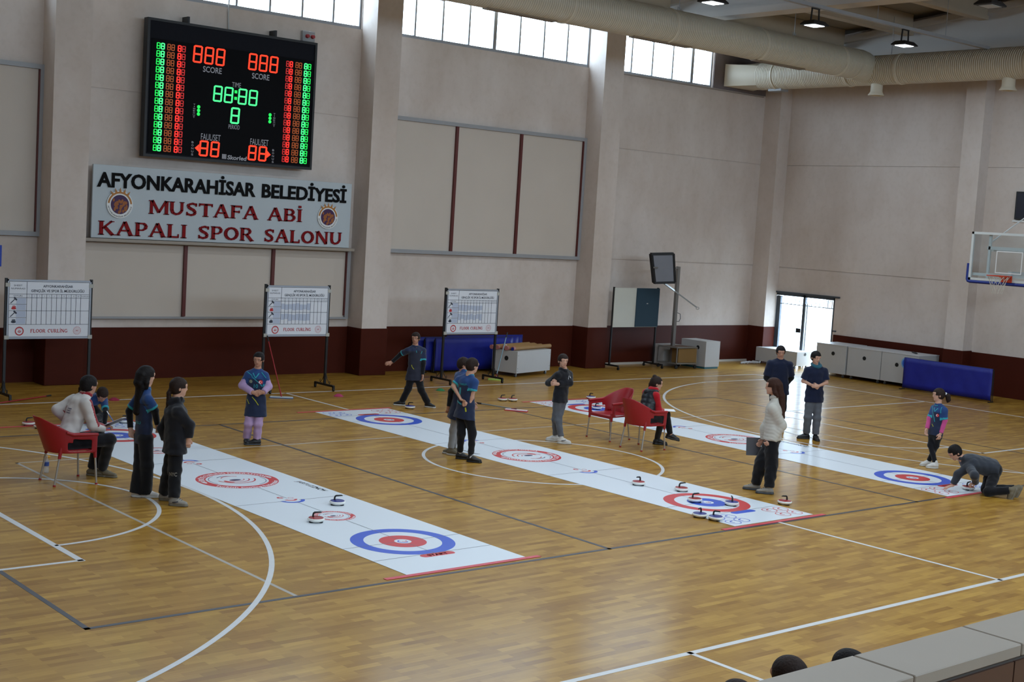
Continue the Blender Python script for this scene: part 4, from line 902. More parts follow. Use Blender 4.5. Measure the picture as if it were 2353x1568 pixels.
MB().bar(A_, top, .04, .04).bar(B_, C_, .04, .04).bar(C_, D_, .03, .03).build('tilt_arms', M_al, t)
MB().tube([D_+Vector((.05+.05*math.cos(i*.52), 0, .05*math.sin(i*.52)*.6-.03)) for i in range(12)], .008, 6, closed=True).build('pull_ring', M_al, t, smooth=True)
MB().tube([(-.03, .08, 1.45), (.06, .06, 1.42), (.08, .06, 1.3), (.04, .06, 1.22), (-.03, .08, 1.22)], .009, 6).build('winding_handle', M_blk, t)
M_card = mat('cardboard', (126, 96, 52), .8, noise=(4, .08))
tag(MB(Matrix.Translation((21.95, 13.55, 0)) @ Matrix.Rotation(-.14, 4, 'Z')).box(-.33, -.17, .165, .28, .17, .53).build('cardboard_box', M_card), 'brown cardboard box on the lower shelf of the metal trolley', 'box')
# white box beside it
M_mel = mat('white_melamine', (176, 174, 172), .5, noise=(2, .04)); M_hole = mat('hole_black', (12, 12, 12), .7)
def hole(o, x, y, z, r, axis):
    R = Matrix.Translation((x, y, z)) @ (Matrix.Rotation(-math.pi/2, 4, 'Y') if axis == 'x' else Matrix.Rotation(math.pi/2, 4, 'X'))
    MB(R).lathe([(r, 0), (r, .004), (0, .004)], 24).build('grip_hole', M_hole, o); MB(R).lathe([(r, -.002), (r*1.08, .006), (r*.98, .006), (r, -.002)], 24).build('hole_rim', M_blk, o)
t = thing('storage_box', 'tall white box with a round grip hole beside the metal trolley', 'box', (0, 0, 0))
MB().box(22.42, 13.22, .05, 22.98, 14.1, .73, .004).build('box_body', M_mel, t); MB().box(22.44, 13.24, 0, 22.96, 14.08, .052).build('teal_base', mat('teal_foam', (34, 96, 110), .7), t); hole(t, 22.42, 13.5, .55, .05, 'x')
t = thing('storage_box', 'low pale box hidden behind the metal trolley', 'box'); MB().box(21.7, 14.05, 0, 22.38, 14.45, .56, .004).build('box_body', M_mel, t)
def castors(t, pts, r=.04):
    for x, y in pts:
        c = MB(Matrix.Translation((x, y, r)) @ Matrix.Rotation(math.pi/2, 4, 'X')).lathe([(0, -.016), (r, -.016), (r, .016), (0, .016)], 16).build('castor', mat('castor_rubber', (60, 60, 60), .6), t, smooth=True)
        MB().box(x-.02, y-.022, r, x+.02, y+.022, r*2+.02).build('castor_fork', M_al, c)
# white chest with brown rolls
t = thing('white_chest', 'white chest on castors carrying brown rolled mats', 'chest', (15.64, 12.93, 0), math.radians(15.5))
MB().box(0, 0, .09, 1.42, .70, .60, .004).build('chest_body', M_mel, t); hole(t, 0, .3, .42, .05, 'x'); castors(t, [(.08, .08), (1.34, .08), (1.34, .62), (.08, .62)])
mb = MB()
for z in (.14, .2, .5):
    for x in (.04, 1.38): mb.box(x-.006, -.003, z-.006, x+.006, 0, z+.006)
mb.build('screw_heads', M_hole, t)
M_roll = mat('brown_cardboard_tube', (150, 112, 62), .7, noise=(5, .1)); M_pk = mat('pink_end', (168, 108, 104), .6)
Rm = Matrix.Translation((15.64, 12.93, .6)) @ Matrix.Rotation(math.radians(15.5), 4, 'Z')
for i, (a, b, y, z, r, lab) in enumerate([(-.12, 1.45, .66, .05, .05, 'brown cardboard roll at the back of the white chest'), (-.06, 1.5, .54, .048, .048, 'brown roll with a black and white band near its end'), (.02, 1.38, .42, .05, .05, 'brown roll in the middle of those on the chest'), (-.05, 1.42, .29, .05, .05, 'brown roll with a large pink end on the chest'), (.03, 1.62, .17, .05, .05, 'frontmost brown roll, overhanging the right end of the chest')]):
    t = thing('rolled_mat', lab, 'roll', tuple(Rm @ Vector((0, y, 0))), math.radians(15.5), 'brown rolled mats on the white chest')
    MB().tube([(a+.06, 0, z), (b, 0, z)], r, 20).build('tube', M_roll, t, smooth=True); MB().tube([(a, 0, z), (a+.065, 0, z)], r*1.0005, 20).build('end_cap', M_pk, t, smooth=True)
    if i == 1: MB().tube([(.16, 0, z), (.24, 0, z)], r*1.05, 20).build('band', M_blk, t, smooth=True); MB().tube([(.24, 0, z), (.3, 0, z)], r*1.05, 20).build('band', M_wht, t, smooth=True)
    if i == 4: MB().tube([(a-.004, 0, z-.01), (a+.03, 0, z-.01)], r*.8, 16).build('band', M_pad, t, smooth=True)
# blue barriers
M_blue = mat('blue_nylon', (12, 26, 128), .5, noise=(2.2, .22), bump=(4, .5))
def barrier(x0, y0, x1, y1, h, lab, grp=None):
    d = Vector((x1-x0, y1-y0)); L = d.length; t = thing('blue_barrier', lab, 'barrier', (x0, y0, 0), math.atan2(d.y, d.x), grp)
    n = 28; V = []
    for i in range(n+1):
        for j in range(7):
            f = j/6; V.append((L*i/n, .012*math.sin(i*1.3+j)*(1-abs(2*f-1))-.018, .05+(h-.055)*f))
    mb = MB().add(V, [(i*7+j, (i+1)*7+j, (i+1)*7+j+1, i*7+j+1) for i in range(n) for j in range(6)]); finish(mb, 'cloth', M_blue, t, .006, 0)
    mb = MB().tube([(-.01, 0, h-.01), (L+.01, 0, h-.01)], .011, 8).tube([(-.01, 0, .05), (L+.01, 0, .05)], .009, 8)
    for x in (-.01, L+.01):
        mb.tube([(x, 0, .02), (x, 0, h-.01)], .01, 8); mb.tube([(x, .07, .02), (x+.0, .03, h-.04)], .008, 8); mb.bar((x, -.12, .012), (x, .10, .012), .03, .016)
    mb.build('frame', M_blk, t); return t
G = 'blue barriers stacked by the far wall'
barrier(14.15, 14.10, 16.5, 14.16, .80, 'frontmost blue cloth barrier of the stack behind the third score chart', G)
barrier(13.95, 14.22, 16.75, 14.25, .805, 'second blue barrier in the stack against the far wall', G); barrier(13.68, 14.32, 16.0, 14.34, .81, 'blue barrier of the stack that reaches furthest left', G); barrier(14.7, 14.42, 17.05, 14.44, .83, 'rearmost blue barrier, its top corner showing behind the rolled mats', G)
barrier(24.72, 8.70, 24.72, 6.30, .80, 'long blue cloth barrier standing in front of the right wall')
# white units along the right wall
def unit(x0, y0, x1, y1, z0, z1, lab, hy, hz, top=True, rz=0.):
    t = thing('white_cabinet', lab, 'cabinet', (x0, y0, 0), rz); MB().box(0, 0, z0, x1-x0, y1-y0, z1-.018, .003).build('cabinet_body', M_mel, t)
    MB().box(-.01, -.004, z1-.018, x1-x0, y1-y0+.004, z1).build('cabinet_top', mat('white_top', (196, 196, 198), .4), t)
    if hy is not None: hole(t, 0, hy, hz, .048, 'x')
    castors(t, [(.08, .1), (.08, y1-y0-.1), (x1-x0-.1, .1), (x1-x0-.1, y1-y0-.1)]); return t
unit(25.03, 10.68, 25.95, 11.62, .1, .86, 'white cabinet on castors nearest the door, in a row of three', .4, .62, rz=.02)
unit(25.05, 9.62, 25.95, 10.64, .1, .85, 'white cabinet on castors, middle one along the right wall', .5, .6); cab3 = unit(25.05, 8.52, 25.95, 9.6, .1, .85, 'white cabinet with a blue round sticker half behind the blue barrier', .62, .55)
MB(Matrix.Translation((0, .34, .62)) @ Matrix.Rotation(-math.pi/2, 4, 'Y')).lathe([(.155, 0), (.155, .003), (.12, .003)], 32).build('round_sticker', mat('sticker_pale_blue', (110, 160, 205), .5), cab3); MB(Matrix.Translation((0, .34, .62)) @ Matrix.Rotation(-math.pi/2, 4, 'Y')).lathe([(.12, 0), (.12, .004), (0, .004)], 32).build('round_sticker', mat('sticker_blue', (36, 86, 190), .5), cab3)
t = thing('low_chest', 'low white chest on castors in front of the glass door', 'chest', (25.5, 12.62, 0)); MB().box(0, 0, .08, .66, 1.44, .47, .003).build('chest_body', M_mel, t); castors(t, [(.07, .1), (.07, 1.34), (.58, .1)]); hole(t, .36, 0, .4, .04, 'y')
t = thing('folded_umbrella', 'black folded umbrella lying on the end cabinet', 'umbrella', (25.5, 8.95, .872), .9); MB().tube([(-.2, 0, .0), (-.1, 0, 0), (.16, 0, 0), (.2, 0, 0)], [.012, .022, .018, .012], 10).build('cover', M_blk, t, smooth=True)
t = thing('rolled_net', 'pale bundle of netting on the floor below the low chest', 'net', (25.12, 14.0, 0))
random.seed(7)
for k in range(5): MB().tube([(-.35+.12*k, random.uniform(-.08, .08), .03), (-.2+.12*k, random.uniform(-.1, .1), .05), (-.05+.12*k, random.uniform(-.1, .1), .03)], .028, 8).build('net_fold', mat('net_pale', (190, 188, 190), .8), t, smooth=True)
# ================================================================== mops, discs, bottle
def mop(lab, head, top, col, hcol, hw=.20, ang=0., grp=None):
    hx, hy, hz = head; t = thing('mop', lab, 'mop', (hx, hy, 0)); T = Vector(top)-Vector((hx, hy, 0))
    R = Matrix.Rotation(ang, 4, 'Z'); b = Vector((0, 0, hz+.03)); d = (T-b).normalized()
    MB(R).box(-hw, -.06, .012+hz-.0, hw, .06, .028+hz, .004).build('mop_plate', mat(hcol[0], hcol[1], .6), t); MB(R).box(-hw-.01, -.068, .0, hw+.01, .068, .013+hz, .004).build('mop_cloth', mat(hcol[2], hcol[3], .9), t)
    MB().tube([b, b+d*.12], .014, 10).build('mop_joint', mat(col[0], col[1], .4), t, smooth=True); L = (T-b).length
    MB().tube([b+d*.1, b+d*(L-.12)], .011, 10).build('mop_handle', mat(col[2], col[3], .35), t, smooth=True); MB().tube([b+d*(L-.13), T], .014, 10).build('mop_grip', M_blk, t, smooth=True)
mop('red handled mop with a blue head, leaning on the second score chart', (8.57, 11.42, 0), tuple(onY(614, 772, 12.2)), ('mop_red', (150, 24, 32), 'mop_red', (150, 24, 32)), ('mop_white', (190, 196, 200), 'mop_blue', (70, 100, 150)), .21, -.62)
mop('pale blue handled mop with a lime head against the white chest', (14.82, 12.68, 0), tuple(onY(1166, 764, 12.92)), ('mop_red', (150, 24, 32), 'mop_pale_blue', (120, 150, 160)), ('mop_lime', (170, 200, 90), 'mop_lime', (170, 200, 90)), .17, -.62)
p = onZ(1095, 926, .02)
mop('grey handled mop with a red head lying on the floor between two sheets', (12.06, 8.72, 0), (float(p[0]), float(p[1]), .02), ('mop_darkred', (110, 18, 30), 'mop_grey', (120, 132, 138)), ('mop_pinkwhite', (214, 190, 196), 'mop_crimson', (190, 36, 60)), .21, -.9)
a, b = onZ(-30, 928, .05), onZ(117, 908, .02)
t = thing('mop_pole', 'dark red mop pole lying on the floor by the leftmost score chart', 'pole', (float(b[0]), float(b[1]), .012)); D_ = Vector(a-b); D_.z = .02
MB().tube([Vector((0, 0, 0))+D_*.08, D_], .011, 10).build('shaft', mat('mop_red', (150, 24, 32), .4), t, smooth=True); MB().tube([(0, 0, 0), D_*.08], .014, 10).build('end_grip', M_blk, t, smooth=True)
for px, py, n_, c, lab in ((778, 911, 'disc_pink', (170, 40, 90), 'pink marker disc on the floor right of the second score chart'), (1012, 898, 'disc_green', (20, 110, 60), 'green marker disc between the feet of the third score chart'), (262, 920, 'disc_red', (150, 24, 60), 'red marker cone on the white line behind the crouching player')):
    q = onZ(px, py); t = thing('marker_disc', lab, 'marker', (float(q[0]), float(q[1]), 0)); MB().lathe([(.095, 0), (.095, .006), (.04, .045), (.03, .045)], 24).build('disc_body', mat(n_, c, .5), t, smooth=True); MB().lathe([(.097, 0), (.1, .003), (.094, .007)], 24).build('disc_rim', mat(n_, c, .5), t)
t = thing('water_bottle', 'clear plastic water bottle on the floor behind the seated man\'s chair', 'bottle', (2.1, 6.28, 0))
M_pet = mat('clear_plastic', (225, 232, 236), .15, alpha=.35); MB().lathe([(.03, 0), (.033, .01), (.032, .06), (.029, .08), (.032, .1), (.032, .15), (.013, .19), (.013, .2)], 20).build('bottle_body', M_pet, t, smooth=True)
MB().lathe([(.0335, .09), (.0335, .14)], 20).build('label_band', mat('label_blue', (60, 90, 170), .5), t); MB().lathe([(.015, .2), (.015, .215), (0, .215)], 16).build('cap', M_wht, t)
q = onZ(108, 1051)
tag(MB(Matrix.Translation((float(q[0]), float(q[1]), 0))).lathe([(.045, 0), (.045, .012), (.03, .02), (0, .02)], 16).build('yellow_marker', mat('marker_yellow', (200, 140, 20), .5)), 'small yellow marker on the floor behind the red chair\'s legs', 'marker')
# ================================================================== people
def _norm(v): v = np.asarray(v, float); return v/(np.linalg.norm(v)+1e-9)
class Blob:
    """a smooth solid made of tapering limbs and ellipsoids, turned into one continuous mesh"""
    def __init__(s, k=.03): s.p = []; s.k = k; s.cuts = []; s.post = []
    def cone(s, a, b, ra, rb, axis=None, kx=1., clip=(), rip=None, post=False):
        (s.post if post else s.p).append(('c', np.array(a, float), np.array(b, float), ra, rb, None if axis is None else _norm(axis), kx, list(clip), rip)); return s
    def ell(s, c, R, rad, post=False, clip=()): (s.post if post else s.p).append(('e', np.array(c, float), np.array(R, float), np.array(rad, float), list(clip))); return s
    def chain(s, pts, rs, **kw):
        for i in range(len(pts)-1): s.cone(pts[i], pts[i+1], rs[i], rs[i+1], **kw)
        return s
    def bounds(s, q):
        if q[0] == 'c': r = max(q[3], q[4])*max(1, q[6])*(1.0 if not q[8] else 1.2); return np.minimum(q[1], q[2])-r, np.maximum(q[1], q[2])+r
        r = max(q[3]); return q[1]-r, q[1]+r
    def dist(s, q, P):
        if q[0] == 'c':
            _, a, b, ra, rb, ax, kx, clip, rip = q; X = P-a; ba = b-a
            if ax is not None and kx != 1: X = X+(X@ax)[..., None]*ax*(1/kx-1); ba = ba+ax*(ba@ax)*(1/kx-1)
            L = ba@ba; t = np.clip((X@ba)/max(L, 1e-9), 0, 1); r = ra+(rb-ra)*t
            if rip: r = r+rip[0]*np.abs(np.sin(np.pi*t*rip[1]))
            d = np.sqrt(((X-t[..., None]*ba)**2).sum(-1))-r
        else:
            _, c, R, rad, clip = q; X = (P-c)@R.T; k0 = np.sqrt(((X/rad)**2).sum(-1)); k1 = np.sqrt(((X/rad**2)**2).sum(-1)); d = k0*(k0-1)/(k1+1e-9)
        for pt, n in clip: d = np.maximum(d, (P-np.asarray(pt))@_norm(n))
        return d
    def mesh(s, h=.008, wr=0., name='body', seed=0., org=None):
        lo = np.min([s.bounds(q)[0] for q in s.p+s.post], 0)-3*h; hi = np.max([s.bounds(q)[1] for q in s.p+s.post], 0)+3*h
        n = np.ceil((hi-lo)/h).astype(int)+1; D = np.full(n, 1., np.float32); pad = s.k+3*h
        def sub(q):
            a, b = s.bounds(q); i0 = np.clip(np.floor((a-pad-lo)/h).astype(int), 0, n-1); i1 = np.clip(np.ceil((b+pad-lo)/h).astype(int)+1, 1, n)
            sl = tuple(slice(x, y) for x, y in zip(i0, i1)); g = np.meshgrid(*[lo[k]+h*np.arange(i0[k], i1[k]) for k in range(3)], indexing='ij'); return sl, np.stack(g, -1)
        for q in s.p:
            sl, P = sub(q); d = s.dist(q, P); o = D[sl]; hh = np.maximum(s.k-np.abs(o-d), 0)/s.k; D[sl] = np.minimum(o, d)-hh*hh*s.k*.25
        if s.cuts or wr:
            g = np.stack(np.meshgrid(*[lo[k]+h*np.arange(n[k]) for k in range(3)], indexing='ij'), -1)
            for f in s.cuts: D = np.maximum(D, -f(g)).astype(np.float32)
            if wr:
                x, y, z = g[..., 0], g[..., 1], g[..., 2]
                D = D+wr*(np.sin(38*z+9*x*3+seed)*np.sin(31*x-17*z+2*seed)+.6*np.sin(61*y+23*z+seed)*np.sin(47*x+33*z)).astype(np.float32)
        for q in s.post:
            sl, P = sub(q); d = s.dist(q, P); o = D[sl]; kk = s.k*.6; hh = np.maximum(kk-np.abs(o-d), 0)/kk; D[sl] = np.minimum(o, d)-hh*hh*kk*.25
        V, F = nets(D); V = lo+h*V
        if org is not None: V = V-org
        me = bpy.data.meshes.new(name); me.from_pydata(V.tolist(), [], F.tolist()); me.update(); return me
def nets(D):
    """surface nets: quads through the sign changes of D"""
    S = D < 0; nx, ny, nz = D.shape
    c = [S[i:nx-1+i, j:ny-1+j, k:nz-1+k] for i in (0, 1) for j in (0, 1) for k in (0, 1)]
    cnt = sum(x.astype(np.int8) for x in c); act = (cnt > 0) & (cnt < 8); idx = -np.ones(act.shape, np.int64); A = np.argwhere(act); idx[act] = np.arange(len(A))
    acc = np.zeros((len(A), 3)); num = np.zeros(len(A)); I, J_, K = A.T
    co = [(i, j, k) for i in (0, 1) for j in (0, 1) for k in (0, 1)]
    for a in range(8):
        for ax in range(3):
            if co[a][ax]: continue
            b = list(co[a]); b[ax] = 1; p = D[I+co[a][0], J_+co[a][1], K+co[a][2]]; q = D[I+b[0], J_+b[1], K+b[2]]; m = (p < 0) != (q < 0)
            t = np.where(m, p/np.where(m, p-q, 1), 0); pos = np.array(co[a], float)[None]+t[:, None]*np.eye(3)[ax][None]; acc[m] += pos[m]; num[m] += 1
    V = A+acc/num[:, None]; F = []
    for ax in range(3):
        u, v = [(1, 2), (2, 0), (0, 1)][ax]; sl0 = [slice(1, -1)]*3; sl0[ax] = slice(0, D.shape[ax]-1); sl1 = [slice(1, -1)]*3; sl1[ax] = slice(1, D.shape[ax])
        s0, s1 = S[tuple(sl0)], S[tuple(sl1)]; E = np.argwhere(s0 != s1)
        if len(E) == 0: continue
        off = np.ones(3, int); off[ax] = 0; E = E+off; fl = S[tuple(E.T)]
        eu, ev = np.eye(3, dtype=int)[u], np.eye(3, dtype=int)[v]
        q = [idx[tuple((E-a*eu-b*ev).T)] for a, b in ((1, 1), (0, 1), (0, 0), (1, 0))]; Q = np.stack(q, 1); Q[~fl] = Q[~fl][:, ::-1]; F.append(Q)
    return V, np.concatenate(F)
def paint(me, fn):
    n = len(me.polygons); c = np.empty(n*3); me.polygons.foreach_get('center', c); me.polygons.foreach_set('material_index', fn(c.reshape(-1, 3)).astype(int).tolist())
SKIN = mat('skin', (176, 128, 104), .6, noise=(7, .05)); SKIN2 = mat('skin_light', (192, 146, 122), .6, noise=(7, .05)); LIP = mat('lips', (150, 84, 76), .6); EYEW = mat('eye_white', (200, 196, 190), .4); EYED = mat('eye_dark', (24, 18, 16), .3)
def hairmat(n, c): return mat(n, c, .62, spec=.16, noise=(45, .35), bump=(70, .6))
HB = hairmat('hair_black', (24, 20, 20)); HD = hairmat('hair_dark_brown', (42, 30, 25)); HR = hairmat('hair_red_brown', (56, 33, 24))
Zv = np.array([0, 0, 1.])
def dirv(phi): q = math.radians(phi); return math.cos(q)*RH+math.sin(q)*FH
def decal(shirt, name, V2, F2, o, u, v, d, m, off=.004, parent=None):
    """a print laid on cloth: 2D shape V2 placed at o along u, v and pressed on the cloth along d"""
    if not hasattr(decal, 'c') or decal.c[0] != shirt.name:
        me = shirt.data; decal.c = (shirt.name, BVHTree.FromPolygons([x.co for x in me.vertices], [p.vertices for p in me.polygons]))
    b = decal.c[1]; o, u, v, d = [Vector(x) for x in (o, u, v, d)]; P = []; ok = []
    for x, y in V2:
        q = o+u*x+v*y; h = b.ray_cast(q-d*.35, d); ok.append(h[0] is not None and (h[0]-o).length < .45); P.append((h[0]-d*off) if h[0] is not None else q)
    Fs = [f for f in F2 if all(ok[i] for i in f)]
    if not Fs: return None
    mb = MB(); mb.add(P, Fs); return mb.build(name, m, parent or shirt)
def strip(pts, w):
    """a ribbon along 2D points, cut into short pieces"""
    V = []; F = []
    for (ax, ay), (bx, by) in zip(pts[:-1], pts[1:]):
        L = math.hypot(bx-ax, by-ay); n = max(1, int(L/.025)); nx, ny = -(by-ay)/L*w/2, (bx-ax)/L*w/2; k = len(V)
        for i in range(n+1): x, y = ax+(bx-ax)*i/n, ay+(by-ay)*i/n; V += [(x+nx, y+ny), (x-nx, y-ny)]
        F += [(k+2*i, k+2*i+1, k+2*i+3, k+2*i+2) for i in range(n)]
    return V, F
def disc2(r, n=16, cx=0, cy=0): return [(cx+r*math.cos(6.2832*i/n), cy+r*math.sin(6.2832*i/n)) for i in range(n)]+[(cx, cy)], [(i, (i+1) % n, n) for i in range(n)]
def txt2(s, w, h, bold=.02):
    V, F, tw, th = text2d(s, bold, 2); return [((x/tw-.5)*w, (y/.72)*h) for x, y in V], F
class Person:
    def __init__(s, label, ankL, ankR, phi, H, chest, pelvis, neck, head, armL, armR, kneeL, kneeR, s_=.9, hs=.9, toeL=None, toeR=None, skin=SKIN, hipphi=None, zankL=.085, zankR=.085, group=None, base=None, sw=.17, lean=0., curlL=.5, curlR=.5, handL=None, handR=None, toez=(0, 0), head_at=None):
        s.s = s_; s.hs = hs
        s.AL = ankL if len(ankL) == 3 and isinstance(ankL, np.ndarray) else onZ(ankL[0], ankL[1], zankL); s.AR = ankR if isinstance(ankR, np.ndarray) else onZ(ankR[0], ankR[1], zankR)
        B = (s.AL+s.AR)/2 if base is None else np.array(base, float); B = np.array([B[0], B[1], 0.]); s.B = B
        s.F = dirv(phi); s.R = np.cross(s.F, Zv); hp = phi if hipphi is None else hipphi; s.HF = dirv(hp); s.HRt = np.cross(s.HF, Zv)
        J = lambda q: q if isinstance(q, np.ndarray) else at(q[0], q[1], B, q[2] if len(q) > 2 else 0.)
        s.J = J; s.C = J(chest); s.P = J(pelvis); s.N = J(neck); s.H = J(head) if head_at is None else head_at
        s.up = _norm(s.N-s.P); s.sw = sw*s_; s.SL = s.C-s.R*s.sw; s.SR = s.C+s.R*s.sw
        s.EL, s.WL = J(armL[0]), J(armL[1]); s.ER, s.WR = J(armR[0]), J(armR[1])
        hw = .072*s_; s.HL = s.P-s.HRt*hw; s.HRp = s.P+s.HRt*hw
        s.KL, s.KR = J(kneeL), J(kneeR); s.toeL = dirv(phi if toeL is None else toeL); s.toeR = dirv(phi if toeR is None else toeR); s.toez = toez
        s.hF = dirv(head[3]); pit = math.radians(head[4]); s.hF, s.hU = s.hF*math.cos(pit)-Zv*math.sin(pit), Zv*math.cos(pit)+s.hF*math.sin(pit)
        if len(head) > 5: r = math.radians(head[5]); rr = np.cross(s.hF, s.hU); s.hU = s.hU*math.cos(r)+rr*math.sin(r)
        s.hR = np.cross(s.hF, s.hU)
        s.build_body(skin, label, handL, handR, curlL, curlR, group)
    def hp(s, r, f, u): return s.H+(s.hR*r+s.hF*f+s.hU*u)*s.hs
    def hand(s, b, W, D, Nn, curl, spread=.0, thumb=1):
        """palm, four bent fingers of different length and a thumb that leaves the side of the palm"""
        L = .165*(s.s*.5+.5); D = _norm(D); Nn = _norm(Nn-D*(Nn@D)); S = np.cross(D, Nn)*thumb
        b.cone(W-D*.01, W+D*L*.42, .017*s.s**.5, .0165*s.s**.5, axis=S, kx=1.75)
        for i, (o, l) in enumerate(((.0265, .43), (.0095, .50), (-.008, .46), (-.0245, .36))):
            p0 = W+D*L*.43+S*o; a = curl*(1+.12*i); d1 = _norm(D*math.cos(a*.6)+Nn*math.sin(a*.6)+S*o*spread*8); p1 = p0+d1*L*l*.5; d2 = _norm(D*math.cos(a*1.6)+Nn*math.sin(a*1.6)+S*o*spread*8); p2 = p1+d2*L*l*.45
            b.cone(p0, p1, .0088, .0078); b.cone(p1, p2, .0078, .0064)
        t0 = W+D*L*.14+S*.022; t1 = t0+_norm(D*.75+S*.65+Nn*.35)*L*.24; b.cone(t0, t1, .0115, .0092); b.cone(t1, t1+_norm(D*.9+S*.15+Nn*.5)*L*.18, .009, .0075)
    def build_body(s, skin, label, hL, hR, cL, cR, group):
        q = s.s; b = Blob(.022); I = np.array([s.hR, s.hF, s.hU]); k = s.hs
        b.ell(s.hp(0, -.008, .028), I, np.array([.075, .092, .086])*k); b.ell(s.hp(0, .020, -.035), I, np.array([.058, .065, .068])*k)
        b.cone(s.hp(0, .056, -.084), s.hp(0, .050, -.078), .020*k, .020*k); b.cone(s.hp(-.03, .06, .03), s.hp(.03, .06, .03), .028*k, .028*k)
        b.cone(s.hp(0, -.022, -.05), s.N-s.F*.005-s.up*.01, .05*k, .056*q); b.chain([s.N, s.C-s.up*.02], [.06*q, .08*q])
        b.cone(s.SL, s.SR, .045*q, .045*q); b.cone(s.C, s.P+s.up*.08, .085*q, .075*q, axis=s.R, kx=1.3); b.cone(s.P+s.up*.09, s.P, .075*q, .08*q, axis=s.HRt, kx=1.3)
        for S_, E_, W_ in ((s.SL, s.EL, s.WL), (s.SR, s.ER, s.WR)): b.cone(S_, E_, .043*q, .034*q); b.cone(E_, W_, .034*q, .022*q)
        for H_, K_, A_ in ((s.HL, s.KL, s.AL), (s.HRp, s.KR, s.AR)): b.cone(H_, K_, .07*q, .046*q); b.cone(K_, A_, .046*q, .03*q)
        sm = Blob(.006); sm.p = b.p
        # crisp features after the soft union
        b.post = []
        b.cone(s.hp(0, .080, .010), s.hp(0, .0925, -.020), .0065*k, .0105*k, post=True); b.cone(s.hp(-.009, .084, -.025), s.hp(.009, .084, -.025), .007*k, .007*k, post=True)
        for e in (-1, 1): b.ell(s.hp(e*.077, -.012, -.008), I, np.array([.010, .018, .029])*k, post=True)
        hb = Blob(.005)
        for W_, E_, hh, cc, th in ((s.WL, s.EL, hL, cL, 1), (s.WR, s.ER, hR, cR, -1)):
            if hh == 'none': continue
            D = _norm(W_-E_); Nn = -s.R*(-1 if th == 1 else 1)
            if hh is not None: D, Nn = _norm(hh[0]), _norm(hh[1])
            s.hand(hb, W_, D, Nn, cc, .3, -th)
        b.post += hb.p
        def sock(g):
            d = None
            for e in (-1, 1):
                c = s.hp(e*.030, .094, .012); x = np.sqrt(((g-c)**2).sum(-1))-.0155*k; d = x if d is None else np.minimum(d, x)
            return d
        b.cuts.append(sock); s.blob = b
        me = b.mesh(.0068, name='person', org=s.B); o = link('person', me, [skin], None, tuple(s.B), smooth=True)
        tag(o, label, 'person', group); s.o = o; s.fl = []
        for e in (-1, 1):
            c = s.hp(e*.030, .079, .011)-s.B; m = MB(); F_ = Vector(s.hF)
            m.M = Matrix.Translation(Vector(c)) @ Matrix([(*a, 0) for a in np.array([s.hR, s.hF, s.hU]).T]+[(0, 0, 0, 1)])
            m.lathe([(.0, -.0085*k), (.006*k, -.006*k), (.0085*k, 0), (.006*k, .006*k), (0, .0085*k)], 14); ey = m.build('eye', EYEW, o, smooth=True)
            m2 = MB(m.M @ Matrix.Rotation(-math.pi/2, 4, 'X')); m2.lathe([(.0058*k, .006*k), (.004*k, .0083*k), (0, .0092*k)], 12); m2.build('iris', EYED, ey, smooth=True)
        # brows and lips pressed on the face
        decal.c = ('', None)
        rr, ff, uu = s.hR, s.hF, s.hU
        for e in (-1, 1):
            V, F = strip([(-.017*k, -.002*k), (0, .003*k), (.017*k, -.001*k)], .0055*k); decal(o, 'eyebrow', V, F, s.hp(e*.031, .05, .032)-s.B, rr*e, uu, -ff, EYED, .001)
        V, F = strip([(-.021*k, 0), (-.008*k, .002*k), (.008*k, .002*k), (.021*k, 0)], .011*k); decal(o, 'lips', V, F, s.hp(0, .05, -.060)-s.B, rr, uu, -ff, LIP, .001)
    def part(s, name, b, mats, h=.0085, wr=.0, fn=None, parent=None):
        me = b.mesh(h, wr, name, seed=s.B[0]*3, org=s.B)
        if fn is not None: paint(me, lambda c: fn(c+s.B))
        return link(name, me, mats, parent or s.o, None, smooth=True)
    # ---- hair
    def hair(s, m, style='short', line=.048, g=.0, col2=None):
        b = Blob(.02); I = np.array([s.hR, s.hF, s.hU]); k = s.hs; b.ell(s.hp(0, -.014, .032), I, np.array([.089+g, .106+g, .096+g])*k)
        b.ell(s.hp(0, -.035, -.01), I, np.array([.080+g, .080+g, .080+g])*k)
        def cut(G):
            X = G-s.H; r, f, u = X@s.hR/k, X@s.hF/k, X@s.hU/k
            face = np.maximum(.056-.25*(u-line)-.0*f-f, u-line-.12*np.abs(r)*0-(.05-f)*.0+(.0)); side = np.maximum(.010-f+.0, u+.002); nape = -u*0+(u+.078) if style in ('short',) else u+.11
            return -np.maximum.reduce([-face, -side, -nape]) if False else np.minimum(np.minimum(face, side), nape)
        b.cuts.append(lambda G: cut(G)*k)
        if style == 'long':
            b.chain([s.hp(0, -.07, .02), s.hp(0, -.1, -.08), s.N-s.F*.09-s.up*.02, s.N-s.F*.125*s.s-s.up*.22], [.06*k, .062*k, .062*k, .03*k], axis=s.R, kx=1.5, post=True)
            for e in (-1, 1): b.cone(s.hp(e*.062, -.03, .02), s.hp(e*.07, -.06, -.09), .035*k, .035*k, post=True)
        if style == 'longlow':
            b.chain([s.hp(0, -.075, .02), s.hp(0, -.1, -.08), s.N-s.F*.065, s.N-s.F*.10*s.s-s.up*.30], [.06*k, .05*k, .052*k, .042*k], axis=s.R, kx=1.6, post=True)
            for e in (-1, 1): b.chain([s.hp(e*.062, -.02, .03), s.hp(e*.074, -.03, -.07), s.N+s.R*e*.07-s.F*.02], [.030*k, .030*k, .028*k], post=True)
        if style == 'tail':   # gathered at the nape, hanging over the back
            b.chain([s.hp(0, -.095, -.03), s.hp(0, -.12, -.07), s.N-s.F*.10-s.up*.06, s.N-s.F*.12-s.up*.17], [.032*k, .026*k, .034*k, .015*k], post=True)
